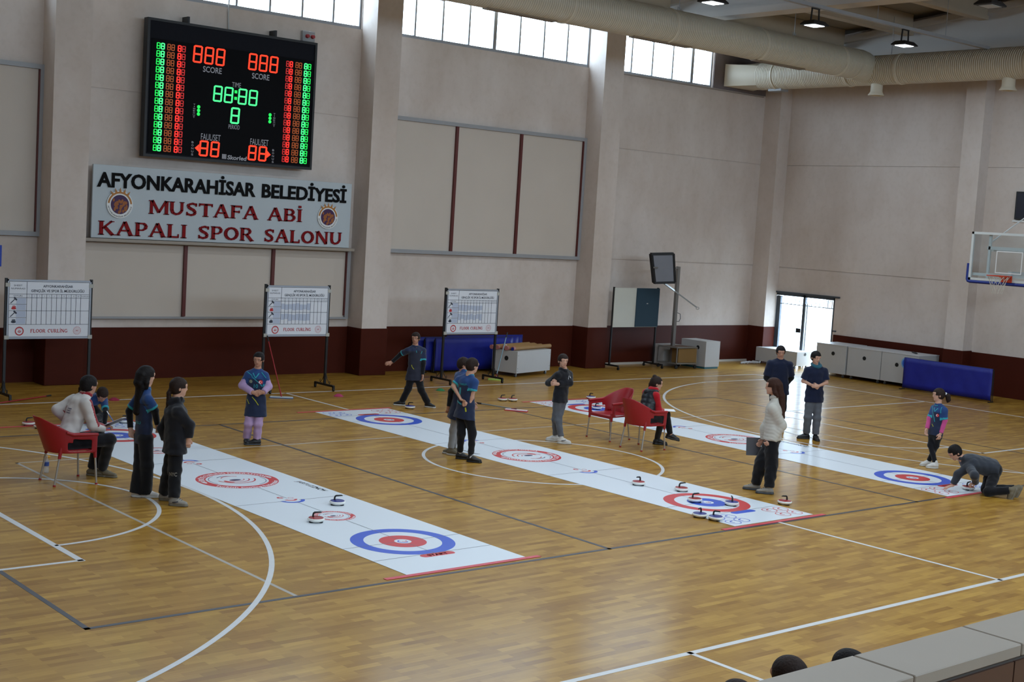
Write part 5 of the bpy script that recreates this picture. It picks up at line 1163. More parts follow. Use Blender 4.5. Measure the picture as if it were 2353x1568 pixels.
        if style == 'pony':
            b.chain([s.hp(0, -.09, .02), s.hp(0, -.125, .015), s.hp(0, -.17, -.02), s.hp(0, -.18, -.09), s.hp(.0, -.165, -.13)], [.04*k, .026*k, .046*k, .042*k, .014*k], post=True)
        if style == 'bun':
            b.ell(s.hp(0, -.055, .115), I, np.array([.036, .036, .032])*k, post=True); b.chain([s.hp(0, -.10, -.02), s.hp(0.0, -.10, -.075)], [.035*k, .03*k], post=True)
        if style == 'back': b.chain([s.hp(0, -.095, -.02), s.hp(0, -.105, -.06)], [.035*k, .03*k], post=True)
        h = s.part('hair', b, [m], .0065, .0012)
        if style in ('pony',): bb = Blob(.004); bb.cone(s.hp(0, -.118, .016), s.hp(0, -.13, .013), .032*k, .032*k); s.part('hair_band', bb, [mat('band_white', (200, 200, 205), .6)], .006, 0, None, h)
        return h
    # ---- upper garment
    def top(s, name, mats, sl=1., hem=None, loose=.0, slr=(.062, .058, .05), wr=.0022, fn=None, collar=None, chestk=1.0, hood=False, rip=None, kx=1.42, flare=.0, waist=1., belly=0., hemdir=None, gapF=0.):
        q = s.s; b = Blob(.03); hemp = s.P-s.up*(.02 if hem is None else hem); a = s.up
        top_ = s.C+a*.005; l = loose
        b.cone(s.SL, s.SR, (.052+l*.3)*q, (.052+l*.3)*q); b.cone(s.SL*.5+s.C*.5+a*.015, s.SR*.5+s.C*.5+a*.015, .058*q, .058*q)
        b.cone(s.N-a*.02, s.C, .058*q, .088*q); b.cone(s.N-a*.012, s.SL*.62+s.C*.38+a*.032, .05*q, .052*q); b.cone(s.N-a*.012, s.SR*.62+s.C*.38+a*.032, .05*q, .052*q)
        mid = s.P+a*(.14*q)
        cl = [(hemp, -a)]
        b.cone(top_-a*.04, mid, (.098+l)*q*chestk, (.090+l)*q*waist, axis=s.R, kx=kx, rip=rip, clip=cl); b.cone(mid, hemp-a*.06, (.090+l)*q*waist, (.106+l+flare)*q, axis=s.HRt if np.dot(s.HRt, s.R) > .7 else s.R, kx=kx+.13, rip=rip and (rip[0], rip[1]*.7), clip=cl)
        if belly: b.ell(mid+s.F*.03, np.array([s.R, s.F, a]), np.array([.13, .1, .14])*q, clip=cl)
        r0, r1, r2 = [x*q for x in slr]
        for S_, E_, W_ in ((s.SL, s.EL, s.WL), (s.SR, s.ER, s.WR)):
            if sl <= 0: continue
            d1 = _norm(E_-S_)
            if sl <= 1: e = S_+(E_-S_)*sl; b.cone(S_, S_+(E_-S_)*min(1.15, sl+.15), r0, r1, clip=[(e, d1)])
            else:
                e = E_+(W_-E_)*(sl-1); d2 = _norm(W_-E_); b.cone(S_, E_, r0, r1, rip=rip); b.cone(E_, e+d2*.03, r1, r2, rip=rip, clip=[(e, d2)])
        if hood:
            b.chain([s.N-s.R*.07*q-s.F*.02, s.N-s.F*.085*q-a*.035, s.N+s.R*.07*q-s.F*.02], [.036*q, .05*q, .036*q], post=True); b.cone(s.N-s.F*.07*q-a*.05, s.N-s.F*.085*q-a*.12, .055*q, .03*q, axis=s.R, kx=1.3, post=True)
            b.cone(s.N+s.F*.03*q+a*.01-s.R*.05*q, s.N+s.F*.06*q-a*.02, .026*q, .022*q, post=True); b.cone(s.N+s.F*.03*q+a*.01+s.R*.05*q, s.N+s.F*.06*q-a*.02, .026*q, .022*q, post=True)
        t = s.part(name, b, mats, .0085, wr, fn)
        if collar:
            cb = Blob(.012); n = 12; pts = [s.N-a*.006+(s.R*math.cos(i*math.pi/6)*.066+s.F*math.sin(i*math.pi/6)*.058)*q-a*(.03*q*max(0, math.sin(i*math.pi/6))) for i in range(n)]
            for i in range(n): cb.cone(pts[i], pts[(i+1) % n], collar[1]*q, collar[1]*q)
            s.part('collar', cb, [collar[0]], .0065, 0, None, t)
        s.shirt = t; return t
    def sleeves_under(s, name, m, r=(.05, .044, .034), to=.97, gloves=False):
        """long sleeves of a layer worn under short sleeves, one on each arm"""
        for S_, E_, W_ in ((s.SL, s.EL, s.WL), (s.SR, s.ER, s.WR)):
            b = Blob(.02); e = E_+(W_-E_)*to; d2 = _norm(W_-E_); b.cone(S_+(E_-S_)*.3, E_, r[0]*s.s, r[1]*s.s); b.cone(E_, e+d2*.03, r[1]*s.s, r[2]*s.s, clip=[(e, d2)]); s.part(name, b, [m], .0075, .0015, None, s.shirt)
    # ---- trousers and shoes
    def legs(s, m, r=(.088, .070, .058), cut=.0, wr=.002, cuff=None, rise=.1, mats=None, fn=None, seat=.0):
        q = s.s; b = Blob(.03); a = s.up; b.cone(s.HL+a*.02, s.HRp+a*.02, (.086+seat)*q, (.086+seat)*q); b.cone(s.P+a*.0, s.P+a*rise, .088*q, .084*q, axis=s.HRt, kx=1.35)
        for H_, K_, A_ in ((s.HL, s.KL, s.AL), (s.HRp, s.KR, s.AR)):
            e = A_+(K_-A_)*cut; d = _norm(A_-K_); b.cone(H_, K_, r[0]*q, r[1]*q); b.cone(K_, e+d*.04, r[1]*q, r[2]*q, clip=[(e, d)])
        t = s.part('trousers', b, mats or [m], .009, wr, fn); s.tr = t; return t
    def shoe(s, side, m, msole, z0=0., L=None, tilt=0., name='shoe', chunky=0., lace=None):
        A_ = s.AL if side == 'L' else s.AR; T = s.toeL if side == 'L' else s.toeR; q = s.s; L = L or .25*q**.8
        T = _norm(T*math.cos(tilt)-Zv*math.sin(tilt)); U = _norm(np.cross(np.cross(T, Zv), T)); S = np.cross(T, U)
        g = np.array([A_[0], A_[1], z0])+U*0
        if tilt: g = A_-U*.08
        he = g-T*L*.24; to = g+T*L*.70; so = .024+chunky
        b = Blob(.02); cl = [(g+U*so*.7, -U)]
        b.cone(he+U*.045+T*.03, g+U*.055+T*L*.2, .036, .036, clip=cl, axis=S, kx=1.0); b.cone(g+U*.05+T*L*.15, to+U*.032-T*.03, .038, .026, axis=S, kx=1.28, clip=cl); b.cone(g+U*.055-T*.012, A_+U*.018-T*.005, .039, .036)
        o = s.part(name, b, [m], .0075); b = Blob(.015); cl = [(g+U*so, U), (g+U*.0005, -U)]
        b.cone(he+U*.01+T*.035, g+U*.01+T*L*.2, .042+chunky*.3, .036+chunky*.2, clip=cl); b.cone(g+U*.01+T*L*.15, to+U*.01-T*.035, .037, .040, clip=cl, axis=S, kx=1.12); s.part('sole', b, [msole], .0065, 0, None, o)
        if lace is not None:
            for i in range(3):
                p = g+T*L*(.22+.09*i)+U*(.097-.012*i); mb = MB(); mb.tube([p-S*.02-s.B, p+U*.004-s.B, p+S*.02-s.B], .0035, 6); mb.build('lace', lace, o, smooth=True)
        return o
def cloth(n, c, r=.85, nz=.1, sc=14, sheen=.2): return mat(n, c, r, spec=.2, noise=(sc, nz), sheen=sheen)
C_navy = cloth('jersey_navy', (28, 38, 64), .7, .12); C_blue = cloth('jersey_blue', (32, 62, 112), .7, .12); C_teal = cloth('jersey_teal', (46, 150, 162), .7); C_purp = cloth('jersey_slate', (36, 38, 52), .7, .12); C_yel = cloth('stripe_yellow', (176, 176, 40), .7)
C_blk = cloth('black_cloth', (16, 16, 20), .9, .2); C_blk2 = cloth('soft_black_cloth', (22, 22, 27), .9, .2); C_lil = cloth('lilac_fleece', (170, 142, 178), .9); C_gry = cloth('grey_jersey', (86, 88, 94), .9, .12); C_lgry = cloth('pale_grey_jersey', (142, 142, 142), .9, .12)
C_tee = cloth('navy_tee', (16, 24, 48), .85); C_char = cloth('charcoal_fleece', (50, 54, 62), .9, .12); C_red = cloth('red_fleece', (168, 20, 30), .85); C_pnk = cloth('pink_fleece', (190, 76, 130), .85); C_wht = cloth('white_tracksuit', (198, 192, 188), .7, .04); C_dred = cloth('dark_red_trim', (138, 24, 34), .7)
C_cream = mat('puffer_shell', (188, 184, 174), .5, spec=.35, noise=(9, .05)); C_vest = mat('black_puffer', (18, 20, 26), .4, spec=.4, noise=(9, .2)); C_scarf = cloth('teal_scarf', (34, 84, 100), .9)
S_blk = mat('shoe_black', (18, 18, 20), .5, noise=(30, .2)); S_wht = mat('shoe_white', (196, 192, 186), .5, noise=(20, .05)); S_tan = mat('shoe_taupe', (104, 94, 74), .7, noise=(25, .12)); S_gr = mat('shoe_grey', (138, 132, 122), .7, noise=(25, .1)); L_wht = mat('sole_white', (190, 188, 182), .6); L_drk = mat('sole_dark', (56, 58, 62), .6); L_tan = mat('sole_tan', (108, 100, 84), .7); M_sock = cloth('white_sock', (190, 186, 184), .9); S_grd = mat('mark_dark', (60, 60, 66), .5)
# jersey prints
def jersey_fn(p, sl, yoke=.05, base=0):
    """0 navy, 1 blue yoke and sleeves, 2 teal cuffs"""
    def fn(c):
        idx = np.zeros(len(c)); h = (c-p.C)@p.up; idx[h > -yoke] = 1
        for S_, E_, W_ in ((p.SL, p.EL, p.WL), (p.SR, p.ER, p.WR)):
            d = _norm(E_-S_); L = np.linalg.norm(E_-S_)*sl; X = c-S_; t = X@d; rr = np.linalg.norm(X-t[:, None]*d, axis=1); near = (t > .045) & (rr < .085) & (t < L+.012); idx[near] = 1; idx[near & (t > L-.028)] = 2
        return idx
    return fn
def jersey(p, hem=.16, sl=.82, loose=.012, name='jersey', **kw):
    t = p.top(name, [C_navy, C_blue, C_teal], sl=sl, hem=hem, loose=loose, slr=(.062, .064, .06), fn=jersey_fn(p, sl), collar=(C_teal, .0095), **kw); return t
def front(p, x, y, d=.0): return p.C+p.R*x+p.up*y-p.B
def dec(p, name, V2, F2, x, y, m, back=False, off=.004):
    """print on the chest (x to the wearer's left seen from the front) or the back"""
    o = p.C+p.up*y-p.B
    if back: return decal(p.shirt, name, V2, F2, o+p.R*x-p.F*.12, p.R, p.up, p.F, m, off)
    return decal(p.shirt, name, V2, F2, o-p.R*x+p.F*.12, -p.R, p.up, -p.F, m, off)
def crest(p, x, y, r=.026):
    dec(p, 'flag_badge', *disc2(r), x, y, mat('flag_red', (190, 26, 36), .6)); V, F = [], []
    for i in range(15):
        q = math.radians(50+260*i/14); V += [(-.002+r*.62*math.cos(q), r*.62*math.sin(q)), (.002+r*.47*math.cos(q), r*.47*math.sin(q))]
    F = [(2*i, 2*i+1, 2*i+3, 2*i+2) for i in range(14)]; dec(p, 'crescent', V, F, x-.003, y, P_wh, off=.0055); dec(p, 'star', *disc2(r*.15, 5, r*.45), x, y, P_wh, off=.0055)
# ---------------------------------------------------------------- each person of the photograph
def P3():
    p = Person('girl with very long black hair, blue jersey and white shoes, seen from behind', (314, 1126), (334, 1127), 35, 1.57, (331, 915), (330, 1008), (335, 889), (337, 865, 0, 42, 3),
        ((297, 945, .12), (300, 985, .05)), ((356, 944, -.08), (362, 976, -.02)), (322, 1068, .0), (338, 1070, -.05), s_=.95, hs=1.0, toeL=10, toeR=5, skin=SKIN2, sw=.155)
    p.hair(HB, 'longlow', g=.004); jersey(p, hem=.06, sl=.8, loose=.004, flare=-.004); p.sleeves_under('undershirt_sleeve', C_blk); p.legs(C_blk, (.094, .078, .088), cut=-.1)
    t = txt2('4', .07, .10); dec(p, 'back_number', *t, -.04, -.20, C_teal, True); dec(p, 'back_lettering', *txt2('HAKKULU', .20, .035), -.01, -.30, C_teal, True)
    for k in 'LR': p.shoe(k, S_wht, L_wht)
def P4():
    p = Person('girl in all black hoodie and trousers with grey trainers by the front sheet', (377, 1134), (400, 1146), 25, 1.5, (404, 943), (402, 1030), (409, 917), (412, 891, 0, 28, 2),
        ((374, 985, .12), (380, 1012, .06)), ((436, 978, -.10), (433, 1008, -.08)), (388, 1080, .03), (402, 1082, -.05), s_=.94, hs=.98, toeL=0, toeR=-5, skin=SKIN2, sw=.165)
    p.hair(HD, 'tail'); p.top('hoodie', [C_blk2], sl=1.93, hem=.05, loose=.042, slr=(.072, .064, .05), wr=.004, hood=True, flare=.006); p.legs(C_blk, (.096, .080, .074), cut=.02, wr=.004)
    decal(p.tr, 'trouser_print', *txt2('NYC', .09, .045), p.KR-p.B-Zv*.05-FH*.0, RH, Zv, FH, S_gr, .004)
    for k in 'LR': p.shoe(k, S_gr, L_tan, lace=S_grd)
    V, F = strip([(-.05, -.01), (-.01, -.004), (.05, .016)], .016); sh = [x for x in bpy.data.objects if x.parent == p.o and x.name.startswith('shoe')][-1]; decal(sh, 'side_mark', V, F, p.AR-p.B-Zv*.03+p.toeR*.04, p.toeR, Zv, FH, S_grd, .002)
def P1():
    B = onZ(215, 1101)
    p = Person('seated man in white tracksuit jacket holding a clipboard, back to the camera', (212, 1078), (234, 1080), 42, 1.3, (184, 925, -.04), np.array([2.07, 5.66, .50]), (199, 903, -.0), (205, 886, .02, 52, 5),
        ((132, 942, -.02), (152, 966, .05)), ((214, 978, -.16), (238, 985, .12)), np.array([2.56, 5.74, .52]), np.array([2.60, 5.53, .52]), s_=1.1, hs=1.05, toeL=-12, toeR=-12, skin=SKIN, hipphi=8, sw=.175, base=(2.42, 5.6, 0),
        handR=(dirv(30)*.6+Zv*.25, Zv*-1), curlR=1.2, handL=(dirv(60), -Zv))
    p.hair(HB, 'short')
    def fn(c):
        idx = np.zeros(len(c)); h = (c-p.N)@p.up; idx[h > .0] = 1
        for S_, E_, W_ in ((p.SL, p.EL, p.WL), (p.SR, p.ER, p.WR)):
            d = _norm(E_-S_); t = (c-S_)@d; x = c-S_-t[:, None]*d; rr = np.linalg.norm(x, axis=1); n = _norm(p.R*(1 if S_ is p.SR else -1)*.6+p.F*.75-d*(d@p.F)*.5); a = (x@n)/(rr+1e-6)
            idx[(t > -.05) & (t < np.linalg.norm(E_-S_)+.03) & (rr < .09) & (a > .86)] = 1
            d = _norm(W_-E_); t = (c-E_)@d; x = c-E_-t[:, None]*d; rr = np.linalg.norm(x, axis=1); idx[(t > .01) & (rr < .08) & ((x@_norm(Zv+p.R*.4))/(rr+1e-6) > .6)] = 1
        return idx
    p.top('tracksuit_jacket', [C_wht, C_dred], sl=1.93, hem=.02, loose=.012, slr=(.068, .060, .046), wr=.003, fn=fn, collar=(C_dred, .018))
    for i, r in enumerate((.018, .03, .042)):
        V, F = [], []
        for j in range(13):
            q = math.radians(60+250*j/12); V += [(r*math.cos(q), r*math.sin(q)), ((r+.006)*math.cos(q), (r+.006)*math.sin(q))]
        dec(p, 'back_logo', V, [(2*j, 2*j+1, 2*j+3, 2*j+2) for j in range(12)], -.05, -.09, C_dred, True)
    for i, w in enumerate(('Türkiye', 'Curling', 'Federasyonu')): dec(p, 'back_lettering', *txt2(w, .085, .016, .03), .04, -.075-.028*i, P_nv, True)
    p.legs(C_blk, (.094, .07, .056), cut=.05, wr=.003, rise=.06)
    for k in 'LR': p.shoe(k, S_tan, L_tan, L=.30, lace=S_gr)
    h = p.WR+_norm(dirv(30)*.6+Zv*.25)*.08+Zv*.02
    t = thing('clipboard', 'clipboard with white paper held by the seated man in the tracksuit jacket', 'clipboard', tuple(h)); d = Vector(dirv(8)*.9+Zv*.42).normalized(); s_ = Vector(dirv(70)); n = d.cross(s_).normalized()
    M = Matrix([(s_.x, d.x, n.x, 0), (s_.y, d.y, n.y, 0), (s_.z, d.z, n.z, 0), (0, 0, 0, 1)]); MB(M).box(-.11, -.08, -.002, .11, .23, .002).build('board', mat('clipboard_dark', (44, 40, 66), .5), t); MB(M).box(-.10, -.07, .0021, .10, .225, .008).build('paper', P_wh, t)
    a = np.array(h); t = thing('pen', 'blue and white pen in the hand of the seated man', 'pen', tuple(a+dirv(20)*.05+Zv*.03)); MB().tube([(0, 0, 0), Vector(dirv(170)*.07+Zv*.09)], .005, 8).build('pen_body', mat('pen_blue', (60, 110, 190), .4), t); MB().tube([Vector(dirv(170)*.07+Zv*.09), Vector(dirv(170)*.1+Zv*.13)], .006, 8).build('pen_cap', P_wh, t)
def P2():
    p = Person('player in a blue jersey crouching over the far end of the front sheet, face down', (226, 958), (212, 966), -60, .9, (216, 918, .0), (208, 918, .45), (232, 912, -.06), (235, 908, -.12, -55, 48),
        ((243, 948, -.12), (240, 978, -.08)), ((200, 945, -.05), (205, 978, -.12)), (205, 958, .25), (232, 958, .25), s_=.92, hs=.98, toeL=-60, toeR=-60, skin=SKIN, sw=.16, base=(4.05, 9.65, 0), handL=(dirv(-60), -Zv), handR=(dirv(-40), -Zv), curlL=.2, curlR=.2)
    p.hair(HD, 'short'); jersey(p, hem=.02, sl=.75, loose=.008); p.sleeves_under('undershirt_sleeve', C_blk); p.legs(C_blk, (.085, .068, .055))
    for k in 'LR': p.shoe(k, S_blk, L_drk)
def P5():
    p = Person('girl in blue jersey number 10 with lilac sleeves and trousers, hands clasped', (591, 1010), (567, 1007), -88, 1.4, (590, 862), (588, 935), (592, 848), (594, 827, -.03, -95, 8, -3),
        ((617, 889, .0), (605, 902, -.14)), ((557, 886, .0), (580, 902, -.14)), (593, 975, -.04), (571, 974, -.04), s_=.86, hs=.93, toeL=-160, toeR=-75, skin=SKIN, sw=.145, handL=(dirv(180)-Zv*.3-FH*.1, FH), handR=(dirv(0)-Zv*.35-FH*.1, FH), curlL=.9, curlR=.7)
    p.hair(HB, 'back', line=.062); jersey(p, hem=.14, sl=.86, loose=.016, flare=.012, wr=.002)
    p.sleeves_under('lilac_sleeve', C_lil, (.062, .066, .052)); p.legs(C_lil, (.085, .074, .066), cut=.04, wr=.004)
    dec(p, 'chest_number', *txt2('10', .06, .06, .0), .01, -.185, C_teal); crest(p, .075, -.095, .03); dec(p, 'club_badge', *disc2(.026), -.07, -.09, mat('badge_pale', (130, 140, 120), .6, noise=(60, .4)))
    dec(p, 'teal_stripe', *strip([(-.14, .05), (-.06, .0), (-.055, -.02), (.06, -.11), (.1, -.16)], .010), 0, 0, C_teal); dec(p, 'teal_stripe', *strip([(.08, .05), (.15, -.03)], .010), 0, 0, C_teal)
    dec(p, 'yellow_stripe', *strip([(-.04, -.32), (.0, -.36), (.01, -.37), (.06, -.44), (.10, -.50)], .011), 0, 0, C_yel); dec(p, 'yellow_stripe', *strip([(-.12, -.36), (-.08, -.43), (-.03, -.485)], .010), 0, 0, C_yel)
    V, F = strip([(-.045, .025), (.0, -.045), (.045, .025)], .014); dec(p, 'collar_trim', V, F, 0, .01, C_teal)
    for k in 'LR': p.shoe(k, S_blk, L_drk)
def P6():
    p = Person('boy in a slate jersey and black trousers taking a long step beside a blue stone', (983, 926), (924, 922), -60, 1.44, (955, 806, .0), (953, 868, .0), (954, 795), (955, 778, -.03, -100, 4),
        ((973, 835, .0), (971, 862, -.05)), ((921, 814, .0), (901, 832, .0)), (968, 897, -.08), (938, 894, -.03), s_=.93, hs=.93, toeL=-25, toeR=175, skin=SKIN, sw=.165, hipphi=-80, handR=(dirv(200)-Zv*.35, FH), curlR=.3)
    p.hair(HD, 'short', line=.05); t = p.top('jersey', [C_purp, C_navy, C_teal], sl=.8, hem=.05, loose=.010, flare=.022, slr=(.062, .062, .056), fn=jersey_fn(p, .8, -.0), collar=(C_blk, .014)); p.sleeves_under('undershirt_sleeve', C_blk, (.052, .046, .036)); p.legs(C_blk, (.085, .068, .062), wr=.003)
    dec(p, 'teal_stripe', *strip([(.1, .0), (.07, -.05)], .012), 0, 0, C_teal); dec(p, 'yellow_stripe', *strip([(-.11, -.26), (-.10, -.30), (-.07, -.34)], .009), 0, 0, C_yel); dec(p, 'collar_tag', *strip([(-.03, .01), (-.025, -.03)], .008), 0, 0, C_teal)
    for k in 'LR': p.shoe(k, S_blk, L_wht)
def P7():
    p = Person('boy with glasses and grey trousers half hidden behind the boy in the jersey', (1042, 1030), (1036, 1033), 20, 1.48, (1060, 866), (1048, 948), (1068, 850), (1066, 839, .02, 5, 12),
        ((1075, 905, .15), (1085, 925, .25)), ((1036, 900, -.02), (1031, 934, .02)), (1046, 990, .03), (1041, 990, -.03), s_=.92, hs=.93, toeL=185, toeR=185, skin=SKIN, sw=.15, base=tuple(onZ(1036, 1044, 0)))
    p.toeL = dirv(190); p.toeR = dirv(-20)
    p.hair(HD, 'short'); jersey(p, hem=.1, sl=.8, loose=.008, flare=.02); p.sleeves_under('undershirt_sleeve', C_blk); p.legs(C_lgry, (.08, .06, .05), cut=.05, wr=.003)
    g = MB(); k = p.hs
    for e in (-1, 1): g.tube([Vector(p.hp(e*.031+.018*math.cos(i*.5236), .098, .01+.015*math.sin(i*.5236))-p.B) for i in range(12)], .0016, 5, closed=True); g.tube([Vector(p.hp(e*.05, .096, .012)-p.B), Vector(p.hp(e*.08, -.0, .005)-p.B)], .0016, 5)
    g.build('glasses', M_blk, p.o)
    for k in 'LR': p.shoe(k, S_tan, L_wht)
def P8():
    p = Person('boy in blue jersey and black trousers, hands on hips, back to the camera', (1057, 1042), (1082, 1049), 55, 1.55, (1073, 876), (1068, 950), (1080, 860), (1086, 841, .0, 35, 4),
        ((1042, 888, .06), (1055, 911, -.06)), ((1084, 914, -.08), (1080, 926, -.09)), (1060, 994, .0), (1085, 995, -.03), s_=.95, hs=.96, toeL=-5, toeR=-12, skin=SKIN2, sw=.15, handR=(dirv(195)-Zv*.25, FH), curlR=.7, curlL=.6)
    p.ER = p.J((1085, 908, -.10)); p.WR = p.J((1079, 929, -.10))
    p.hair(HD, 'short'); jersey(p, hem=.08, sl=.68, loose=.008, flare=.02); p.legs(C_blk, (.088, .064, .044), cut=.08, wr=.004)
    dec(p, 'back_number', *txt2('1', .035, .11, .01), -.035, -.20, C_teal, True); dec(p, 'back_lettering', *txt2('TURGUT', .12, .028, .02), .01, -.055, C_teal, True); dec(p, 'teal_stripe', *strip([(-.1, -.30), (.02, -.34)], .02), 0, 0, C_teal, True); dec(p, 'yellow_stripe', *strip([(.09, -.38), (.11, -.44)], .02), 0, 0, C_yel, True)
    for k in 'LR':
        A_ = p.AL if k == 'L' else p.AR; K_ = p.KL if k == 'L' else p.KR; b = Blob(.01); d = _norm(K_-A_); b.cone(A_-d*.02, A_+d*.035, .038, .034); p.part('sock', b, [M_sock], .007); p.shoe(k, S_blk, S_blk)
def P9():
    p = Person('boy in black sweatshirt, grey trousers and white trainers beside the empty red chair', (1290, 1008), (1277, 1002), -40, 1.48, (1295, 862), (1287, 920), (1295, 847), (1294, 830, -.02, -68, 4),
        ((1309, 880, -.02), (1281, 883, -.16)), ((1261, 880, .04), (1272, 876, -.12)), (1283, 965, -.03), (1276, 963, .03), s_=.92, hs=.95, toeL=0, toeR=185, skin=SKIN2, sw=.165, handL=(dirv(175)-FH*.2, FH), handR=(dirv(20)+Zv*.35-FH*.2, FH), curlL=.9, curlR=.6)
    p.toeR = dirv(185); p.hair(HD, 'short', line=.052); p.top('sweatshirt', [C_blk2], sl=1.88, hem=.03, loose=.014, slr=(.066, .060, .048), wr=.003, collar=(C_blk2, .026))
    dec(p, 'chest_print', *strip([(-.03, .03), (-.04, -.02), (-.035, -.03)], .006), .04, -.03, P_wh); dec(p, 'chest_print', *strip([(.0, .015), (.02, .015), (.02, .0), (.0, -.002), (.02, -.01)], .005), .04, -.03, P_wh)
    p.legs(C_gry, (.084, .062, .052), cut=.1, wr=.004); 
    for k in 'LR': p.shoe(k, S_wht, L_wht, chunky=.01)
    sh = [x for x in bpy.data.objects if x.parent == p.o and x.name.startswith('shoe')][0]; V, F = strip([(-.05, -.008), (-.01, -.002), (.05, .018)], .014); decal(sh, 'side_mark', V, F, p.AL-p.B-Zv*.025+p.toeL*.05, p.toeL, Zv, FH, S_grd, .002)
def P10():
    p = Person('seated woman in black padded vest over a red hooded top, hair in bun', (1541, 998), (1510, 1008), 25, 1.2, (1496, 906, .0), np.array([11.40, 4.76, .50]), (1504, 895, .02), (1509, 882, .04, 5, 6),
        ((1497, 935, .2), (1515, 945, .25)), ((1513, 942, -.14), (1523, 946, .04)), (1531, 952, .15), (1520, 966, .05), s_=1.0, hs=.98, toeL=-8, toeR=-5, skin=SKIN2, hipphi=5, sw=.165, base=(11.62, 4.80, 0), zankL=.2, zankR=.1)
    p.AL = p.J((1540, 998, .22)); p.hair(HD, 'bun', line=.058)
    p.top('red_hoodie', [C_red], sl=1.9, hem=-.02, loose=.0, slr=(.062, .058, .044), wr=.003)
    b = Blob(.02); q = p.s; a = p.up; b.chain([p.N-p.R*.08-p.F*.02+a*.01, p.N-p.F*.07+a*.0, p.N+p.R*.08-p.F*.02+a*.01], [.036, .046, .036]); b.cone(p.N+p.R*.07+a*.0, p.N+p.F*.07-a*.03, .028, .024); b.cone(p.N-p.R*.07+a*.0, p.N+p.F*.07-a*.03, .028, .024); p.part('hood', b, [C_red], .008, .002, None, p.shirt)
    t = p.shirt; p.top('padded_vest', [C_vest], sl=0, hem=.0, loose=.022, wr=.0, rip=(.006, 3.), kx=1.36); b = Blob(.02); b.chain([p.N-p.R*.13-p.F*.03-a*.03, p.N-p.F*.12-a*.05, p.N+p.R*.13-p.F*.03-a*.03], [.04, .05, .04]); p.part('vest_hood', b, [C_vest], .008, 0, None, p.shirt)
    p.legs(C_blk, (.09, .062, .046), cut=.03, wr=.002, rise=.05); p.shoe('L', S_blk, S_blk, tilt=.18, chunky=.012, lace=S_blk); p.shoe('R', S_blk, S_blk, chunky=.014, lace=S_blk)
    q_ = p.WR+p.F*.10+Zv*.02; t = thing('clipboard', 'small clipboard with paper on the lap of the woman in the vest', 'clipboard', tuple(q_)); M = Matrix.Rotation(math.atan2(RH[1], RH[0]), 4, 'Z'); MB(M).box(-.10, -.14, -.003, .12, .14, 0).build('board', mat('clipboard_yellow', (150, 140, 90), .5), t); MB(M).box(-.09, -.13, .0003, .11, .13, .005).build('paper', P_wh, t)
def P11():
    p = Person('woman in cream padded jacket with long brown hair, between the two back sheets', (1767, 1122), (1737, 1113), 162, 1.67, (1780, 937), (1775, 1010), (1784, 909), (1776, 889, .0, 168, 2),
        ((1796, 978, -.12), (1774, 1013, -.14)), ((1758, 985, .16), (1756, 1012, .16)), (1773, 1068, -.05), (1748, 1064, .05), s_=1.03, hs=1.02, toeL=175, toeR=172, skin=SKIN2, sw=.165, handL=(dirv(185)-Zv*.75, FH), curlL=1.0, handR=(dirv(185)-Zv*.9, -FH))
    p.hair(HR, 'longlow', line=.06); p.top('padded_jacket', [C_cream], sl=1.94, hem=.0, loose=.02, slr=(.070, .066, .052), wr=.001, rip=(.004, 6), collar=(C_cream, .026))
    p.legs(C_blk, (.10, .084, .066), cut=.03, wr=.006, seat=.01)
    for k in 'LR': p.shoe(k, S_gr, L_drk, L=.255, chunky=.022, lace=S_grd)
    b = Blob(.01)
    h = p.WR-Zv*.09+p.F*.06; t = thing('clipboard', 'grey clipboard hanging from the hand of the woman in the cream jacket', 'clipboard', tuple(h)); d = Vector(dirv(186)).normalized(); z = Vector(Zv)*.98+d*.05; MB(Matrix([(d.x, 0, z.x, 0), (d.y, 1, z.y, 0), (d.z, 0, z.z, 0), (0, 0, 0, 1)])).box(-.02, -.004, -.14, .19, .0, .12).build('board', mat('clipboard_grey', (84, 86, 92), .5), t)
def P12():
    B = onZ(1788, 990)
    p = Person('person in navy t-shirt, hands behind the back, behind the woman in cream jacket', (1782, 976), (1797, 976), -95, 1.58, (1792, 838), (1788, 900), (1793, 826), (1794, 810, -.02, -92, 14),
        ((1818, 868, .04), (1800, 893, .16)), ((1761, 868, .04), (1782, 893, .16)), (1797, 938), (1780, 938), s_=1.02, hs=1.0, toeL=-80, toeR=-100, skin=SKIN, sw=.17, handL=(dirv(190), FH), handR=(dirv(0), FH))
    p.hair(HB, 'back', line=.06); p.top('t_shirt', [C_tee], sl=.85, hem=.05, loose=.026, slr=(.072, .072, .068), wr=.003, collar=(C_blk, .012)); p.sleeves_under('undershirt_sleeve', C_blk, (.06, .052, .036)); p.legs(C_blk, (.1, .08, .06))
    for k in 'LR': p.shoe(k, S_blk, L_drk)
